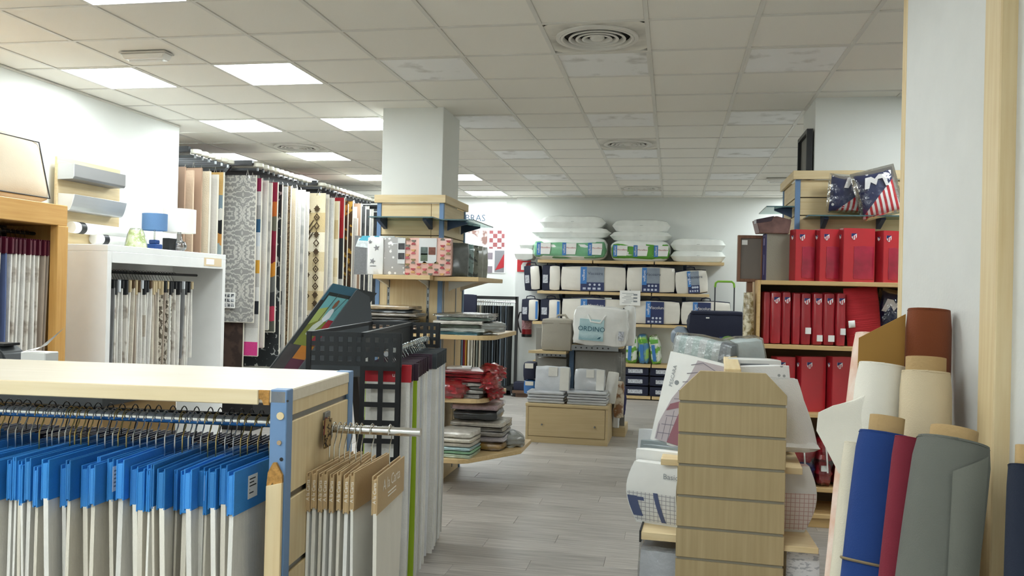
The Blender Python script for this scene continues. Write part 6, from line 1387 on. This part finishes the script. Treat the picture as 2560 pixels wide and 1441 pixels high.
mt, nt, N, L, P = base('club_flag'); P.inputs['Roughness'].default_value = .8
v = coords(N, L); sp_ = N.new('ShaderNodeSeparateXYZ'); L.new(v, sp_.inputs[0])
wv = N.new('ShaderNodeTexWave'); wv.inputs['Scale'].default_value = 9; wv.inputs['Distortion'].default_value = .6; L.new(v, wv.inputs[0])
st_c = mix(N, L, rng(N, L, wv.outputs['Fac'], .48, .52), lin('#c22a34'), lin('#eceae8'))
vo = N.new('ShaderNodeTexVoronoi'); vo.inputs['Scale'].default_value = 17; L.new(v, vo.inputs[0])
nv = mix(N, L, rng(N, L, vo.outputs['Distance'], .17, .2), lin('#e8e8ee'), lin('#1f2a55'))
ad = N.new('ShaderNodeMath'); ad.operation = 'MULTIPLY_ADD'; L.new(sp_.outputs[0], ad.inputs[0]); ad.inputs[1].default_value = -.9; L.new(sp_.outputs[2], ad.inputs[2])
L.new(mix(N, L, rng(N, L, ad.outputs[0], .13, .135), st_c, nv), P.inputs['Base Color']); NVS = mt
def club_cushion(lab, px0, py0, px1, py1, Y, z, rot, film=True):
    xa, xb, za, zb = rect(px0, py0, px1, py1, Y); s_ = max(xb-xa, zb-z)
    t = thing('club_cushion', lab, 'cushion', ((xa+xb)/2, Y+.04, z), 0, rot=rot)
    mx = Matrix.Translation((0, 0, s_/2*1.0)) @ Matrix.Rotation(math.pi/2, 4, 'X')
    obj('cushion', MB().pillow(xb-xa, zb-z, .11, (0, 0, 0), 3, .5, 16, 16, int(px0), .02, mx=mx), NVS, t)
    lt = MB().prism([(-.08, s_*.62), (-.05, s_*.62), (-.03, s_*.75), (.0, s_*.66), (.02, s_*.78), (.05, s_*.78), (.06, s_*.60), (.08, s_*.60), (.07, s_*.86), (.03, s_*.88), (.0, s_*.80), (-.02, s_*.86), (-.06, s_*.86)], -.062, -.052); obj('letter_motif', lt, CRW, t)
    if film: obj('clear_bag', MB().pillow((xb-xa)*1.12, (zb-z)*1.1, .15, (0, 0, 0), 2.6, .5, 14, 14, 3+int(px0), .06, mx=mx), CLEAR('bag_film', '#ffffff', .35, 10.), t)
    return t
club_cushion('navy starred cushion with red and white stripes in clear bag on the glass shelf', 2072, 450, 2188, 541, 6.47, zgs+.012, (0, math.radians(4), math.radians(6)))
club_cushion('second navy starred cushion in clear bag tilted against the partition on the glass shelf', 2162, 422, 2262, 540, 6.34, zgs+.012, (0, math.radians(-14), math.radians(-8)))
t = thing('red_cushion', 'plain red ribbed cushion on the second red shelf', 'cushion', (pt(2166, 800, Y=SHY+.1).x, SHY+.14, RZs[1]), rot=(0, math.radians(-6), math.radians(20))); mx = Matrix.Translation((0, 0, .21)) @ Matrix.Rotation(math.pi/2, 4, 'X')
obj('cushion', MB().pillow(.26, .42, .12, (0, 0, 0), 4, .5, 12, 14, 3, .01, mx=mx), M('red_rib', '#b8262e', .85, var=.1, vs=30, bs=.6, bsc=60, stretch=(.1, .1, 3)), t); obj('white_button', MB().pillow(.05, .05, .03, (0, 0, 0), 2, .5, 8, 8, mx=Matrix.Translation((-.12, -.06, .17)) @ Matrix.Rotation(math.pi/2, 4, 'X')), WHITE, t)
club_cushion('navy starred cushion in clear bag on the second red shelf behind the fabric rolls', 2175, 730, 2255, 830, SHY+.27, RZs[1], (0, math.radians(12), math.radians(-6)))
for k, (a, b) in enumerate(((1930, 1990), (1992, 2068), (2070, 2138))):
    redbox(('red club box half hidden by the dotted box on the third red shelf', 'red club box with blank front in the middle of the third red shelf', 'red club box by the peach fabric roll on the third red shelf')[k], a, 893, b, 1033, SHY+.05, RZs[2], .10, 18, win=False)
for k, (a, b, lab) in enumerate(((1972, 2034, 'red and navy club blanket in clear bag on the lowest red shelf'), (2042, 2078, 'red club blanket with white cord in clear bag on the lowest red shelf'), (2088, 2130, 'dark red bagged blanket beside the fabric rolls on the lowest red shelf'))):
    xa, xb, za, zb = rect(a, 1095, b, 1222, SHY+.06); h_ = zb-RZs[3]
    t = thing('bagged_blanket', lab, 'blanket', ((xa+xb)/2, SHY+.12+.03*k, RZs[3])); obj('blanket', MB().soft(xb-xa, .2, h_*.5, (0, 0, h_*.26), 5, .1, .5, .006, k), M('navy_blanket', '#27336a', .7, bs=.4) if k == 0 else REDD, t); obj('blanket_top', MB().soft((xb-xa)*1.0, .2, h_*.46, (0, 0, h_*.72), 5, .1, .5, .006, k+4), PL('red_wrap', '#b02430'), t)
    obj('white_patch', MB().soft((xb-xa)*.5, .02, h_*.12, (0, -.115, h_*.38), 3), WHITE, t); obj('cord', MB().tube([(0, -.125, h_), (.01, -.13, h_*.7), (.02, -.125, h_*.3)], .006, 6), WHITE, t); obj('clear_bag', MB().soft((xb-xa)*1.08, .23, h_*1.02, (0, 0, h_*.5), 5, .12, .5, .008, k), FILM, t)
t = thing('foil_figure', 'gold glittering tall package at the left end of the red shelves', 'package', (slx-.07, SHY+.12, 0)); zgf = pt(1885, 733, Y=SHY+.1).z; obj('glitter', MB().soft(.07, .1, zgf-.9, (0, 0, .9+(zgf-.9)/2), 4, .05, .5, .004), BLOTCH('gold_glitter', '#8a7850', '#e6dcc0', 30, .4, .6, .2, coat=.8), t); obj('stand', MB().box(-.02, .02, -.02, .02, 0, .92), DARK, t)
# ================================================================== FABRIC ROLLS
KRAFT = M('kraft_core', '#b89a6c', .9, bs=.3, bsc=60)
def roll(lab, top, bot, wpx_, Y, mat, flat_=1., core=True, corew=.5, Yb=None, ch_=.05, crz_=0):
    """top=(px,py) of the roll's upper end, bot=(px,py) another point on its axis"""
    a = pt(top[0], top[1], Y=Y); b = pt(bot[0], bot[1], Y=(Yb or Y-.08))
    d = (a-b).normalized(); tz = a.z/d.z; f0 = a-d*tz
    f0.z = 0; ln = (a-f0).length; r_ = wpx_*Y/FPX/2*1.03
    t = thing('fabric_roll', lab, 'fabric roll', f0)
    ax = (a-f0).normalized(); e1 = (Vector((1, 0, 0))-ax*ax.x).normalized(); e2 = ax.cross(e1)
    mx = Matrix((e1, e2, ax)).transposed().to_4x4()
    def fn(u, v):
        c = u*2*math.pi; k = r_*(1+.012*math.sin(3*c+9*v)+.01*math.sin(17*v)); k *= 1 if .02 < v < .985 else .93
        return mx @ Vector((k*math.cos(c), k*flat_*math.sin(c), v*ln))
    obj('rolled_cloth', MB().grid(fn, 28, 24), mat, t)
    # spiral of cloth edges at the open end
    P = [mx @ Vector(((r_*.28+r_*.66*s/60)*math.cos(s*.6), flat_*(r_*.28+r_*.66*s/60)*math.sin(s*.6), ln-.002)) for s in range(61)]
    obj('cloth_end', MB().add([mx @ Vector((r_*.95*math.cos(q*.2618), r_*.95*flat_*math.sin(q*.2618), ln-.006)) for q in range(24)], [tuple(range(24))]), mat, t)
    obj('spiral_edge', MB().tube(P, .0022, 4), mat, t)
    if core: obj('cardboard_core', MB().grid(lambda u, v: mx @ Vector((r_*corew*math.cos(u*6.2832), r_*corew*flat_*math.sin(u*6.2832), ln-.06+(.06+ch_)*v)), 20, 3), KRAFT, t)
    return t, mx, r_, ln
def cloth_(key, c, **k): return M(key, c, .9, bs=.45, bsc=240, var=.05, bd=.003, **k)
PEACH = BLOTCH('peach_lace', '#e0b8a2', '#eed9cb', 12, .35, .65)
roll('tall peach patterned fabric roll leaning behind the white roll', (2188, 838), (2150, 1200), 92, 3.3, PEACH, core=False)
t, mx, r_, ln = roll('tallest rust brown fabric roll leaning on the partition', (2322, 775), (2310, 1200), 96, 3.12, cloth_('rust_cloth', '#7a3d1c', sheen=.1), .75, core=False)
o = obj('paper_flap', MB().grid(lambda u, v: mx @ Vector((-r_-.16*u, -.05*u, ln-.02-.20*v-.10*u)), 4, 4, (0, .004, 0)), M('kraft_paper', '#a9803f', .8), t)
CRM = cloth_('cream_cloth', '#eae6da'); 
t, mx, r_, ln = roll('cream white fabric roll with a loose flap pointing left', (2206, 912), (2160, 1350), 108, 2.98, CRM, core=False)
obj('loose_flap', MB().grid(lambda u, v: mx @ Vector((-r_*.3-(r_*.62+.115*max(0, min(v/.16, 1, (1-v)/.6)))*u, -r_*.9+.03*u+.012*math.sin(6*v), ln-.08-.30*v-.05*u)), 8, 10, (0, .004, 0)), CRM, t)
roll('beige fabric roll with wide cardboard top leaning on the partition', (2314, 930), (2306, 1350), 108, 2.88, cloth_('beige_cloth', '#d7c6a6'), .9, True, .78, ch_=.045)
CRM2 = cloth_('ecru_cloth', '#ddd5c0'); roll('narrow ecru fabric roll low behind the royal blue roll', (2141, 1108), (2108, 1441), 56, 2.79, CRM2, core=False)
roll('narrow peach lace fabric roll at the outer end beside the ecru roll', (2118, 1100), (2085, 1441), 40, 2.92, PEACH, core=False)
t, mx, r_, ln = roll('royal blue fabric roll tied with string', (2214, 1085), (2180, 1400), 122, 2.66, cloth_('royal_blue', '#1b3c7c'), .8, True, .62, ch_=.05)
obj('string', MB().tube([mx @ Vector(((r_+.004)*math.cos(q*.2618), (r_*.8+.004)*math.sin(q*.2618), ln*.70)) for q in range(25)], .004, 5), M('twine', '#8a7a5c', .9), t)
roll('slim burgundy fabric roll between the blue and grey rolls', (2272, 1095), (2240, 1400), 64, 2.56, cloth_('burgundy_cloth', '#7c2334'), .8, core=False)
GRYC = cloth_('stone_grey', '#686a63')
t, mx, r_, ln = roll('thick stone grey fabric roll with crumpled kraft core leaning on the partition', (2382, 1105), (2345, 1400), 158, 2.46, GRYC, .95, True, .62, ch_=.035)
obj('loose_edge', MB().grid(lambda u, v: mx @ Vector(((r_+.008)*math.cos(-1.75+.9*u+.35*v), (r_*.95+.008)*math.sin(-1.75+.9*u+.35*v), ln-.03-.55*v*(1-u*.1)-.06*(1-u))), 8, 8), cloth_('stone_grey_light', '#76786f'), t)
roll('dark navy fabric roll leaning on the outer wooden post', (2556, 1165), (2550, 1441), 60, 2.28, cloth_('midnight_cloth', '#1c2436'), 1., True, .5)
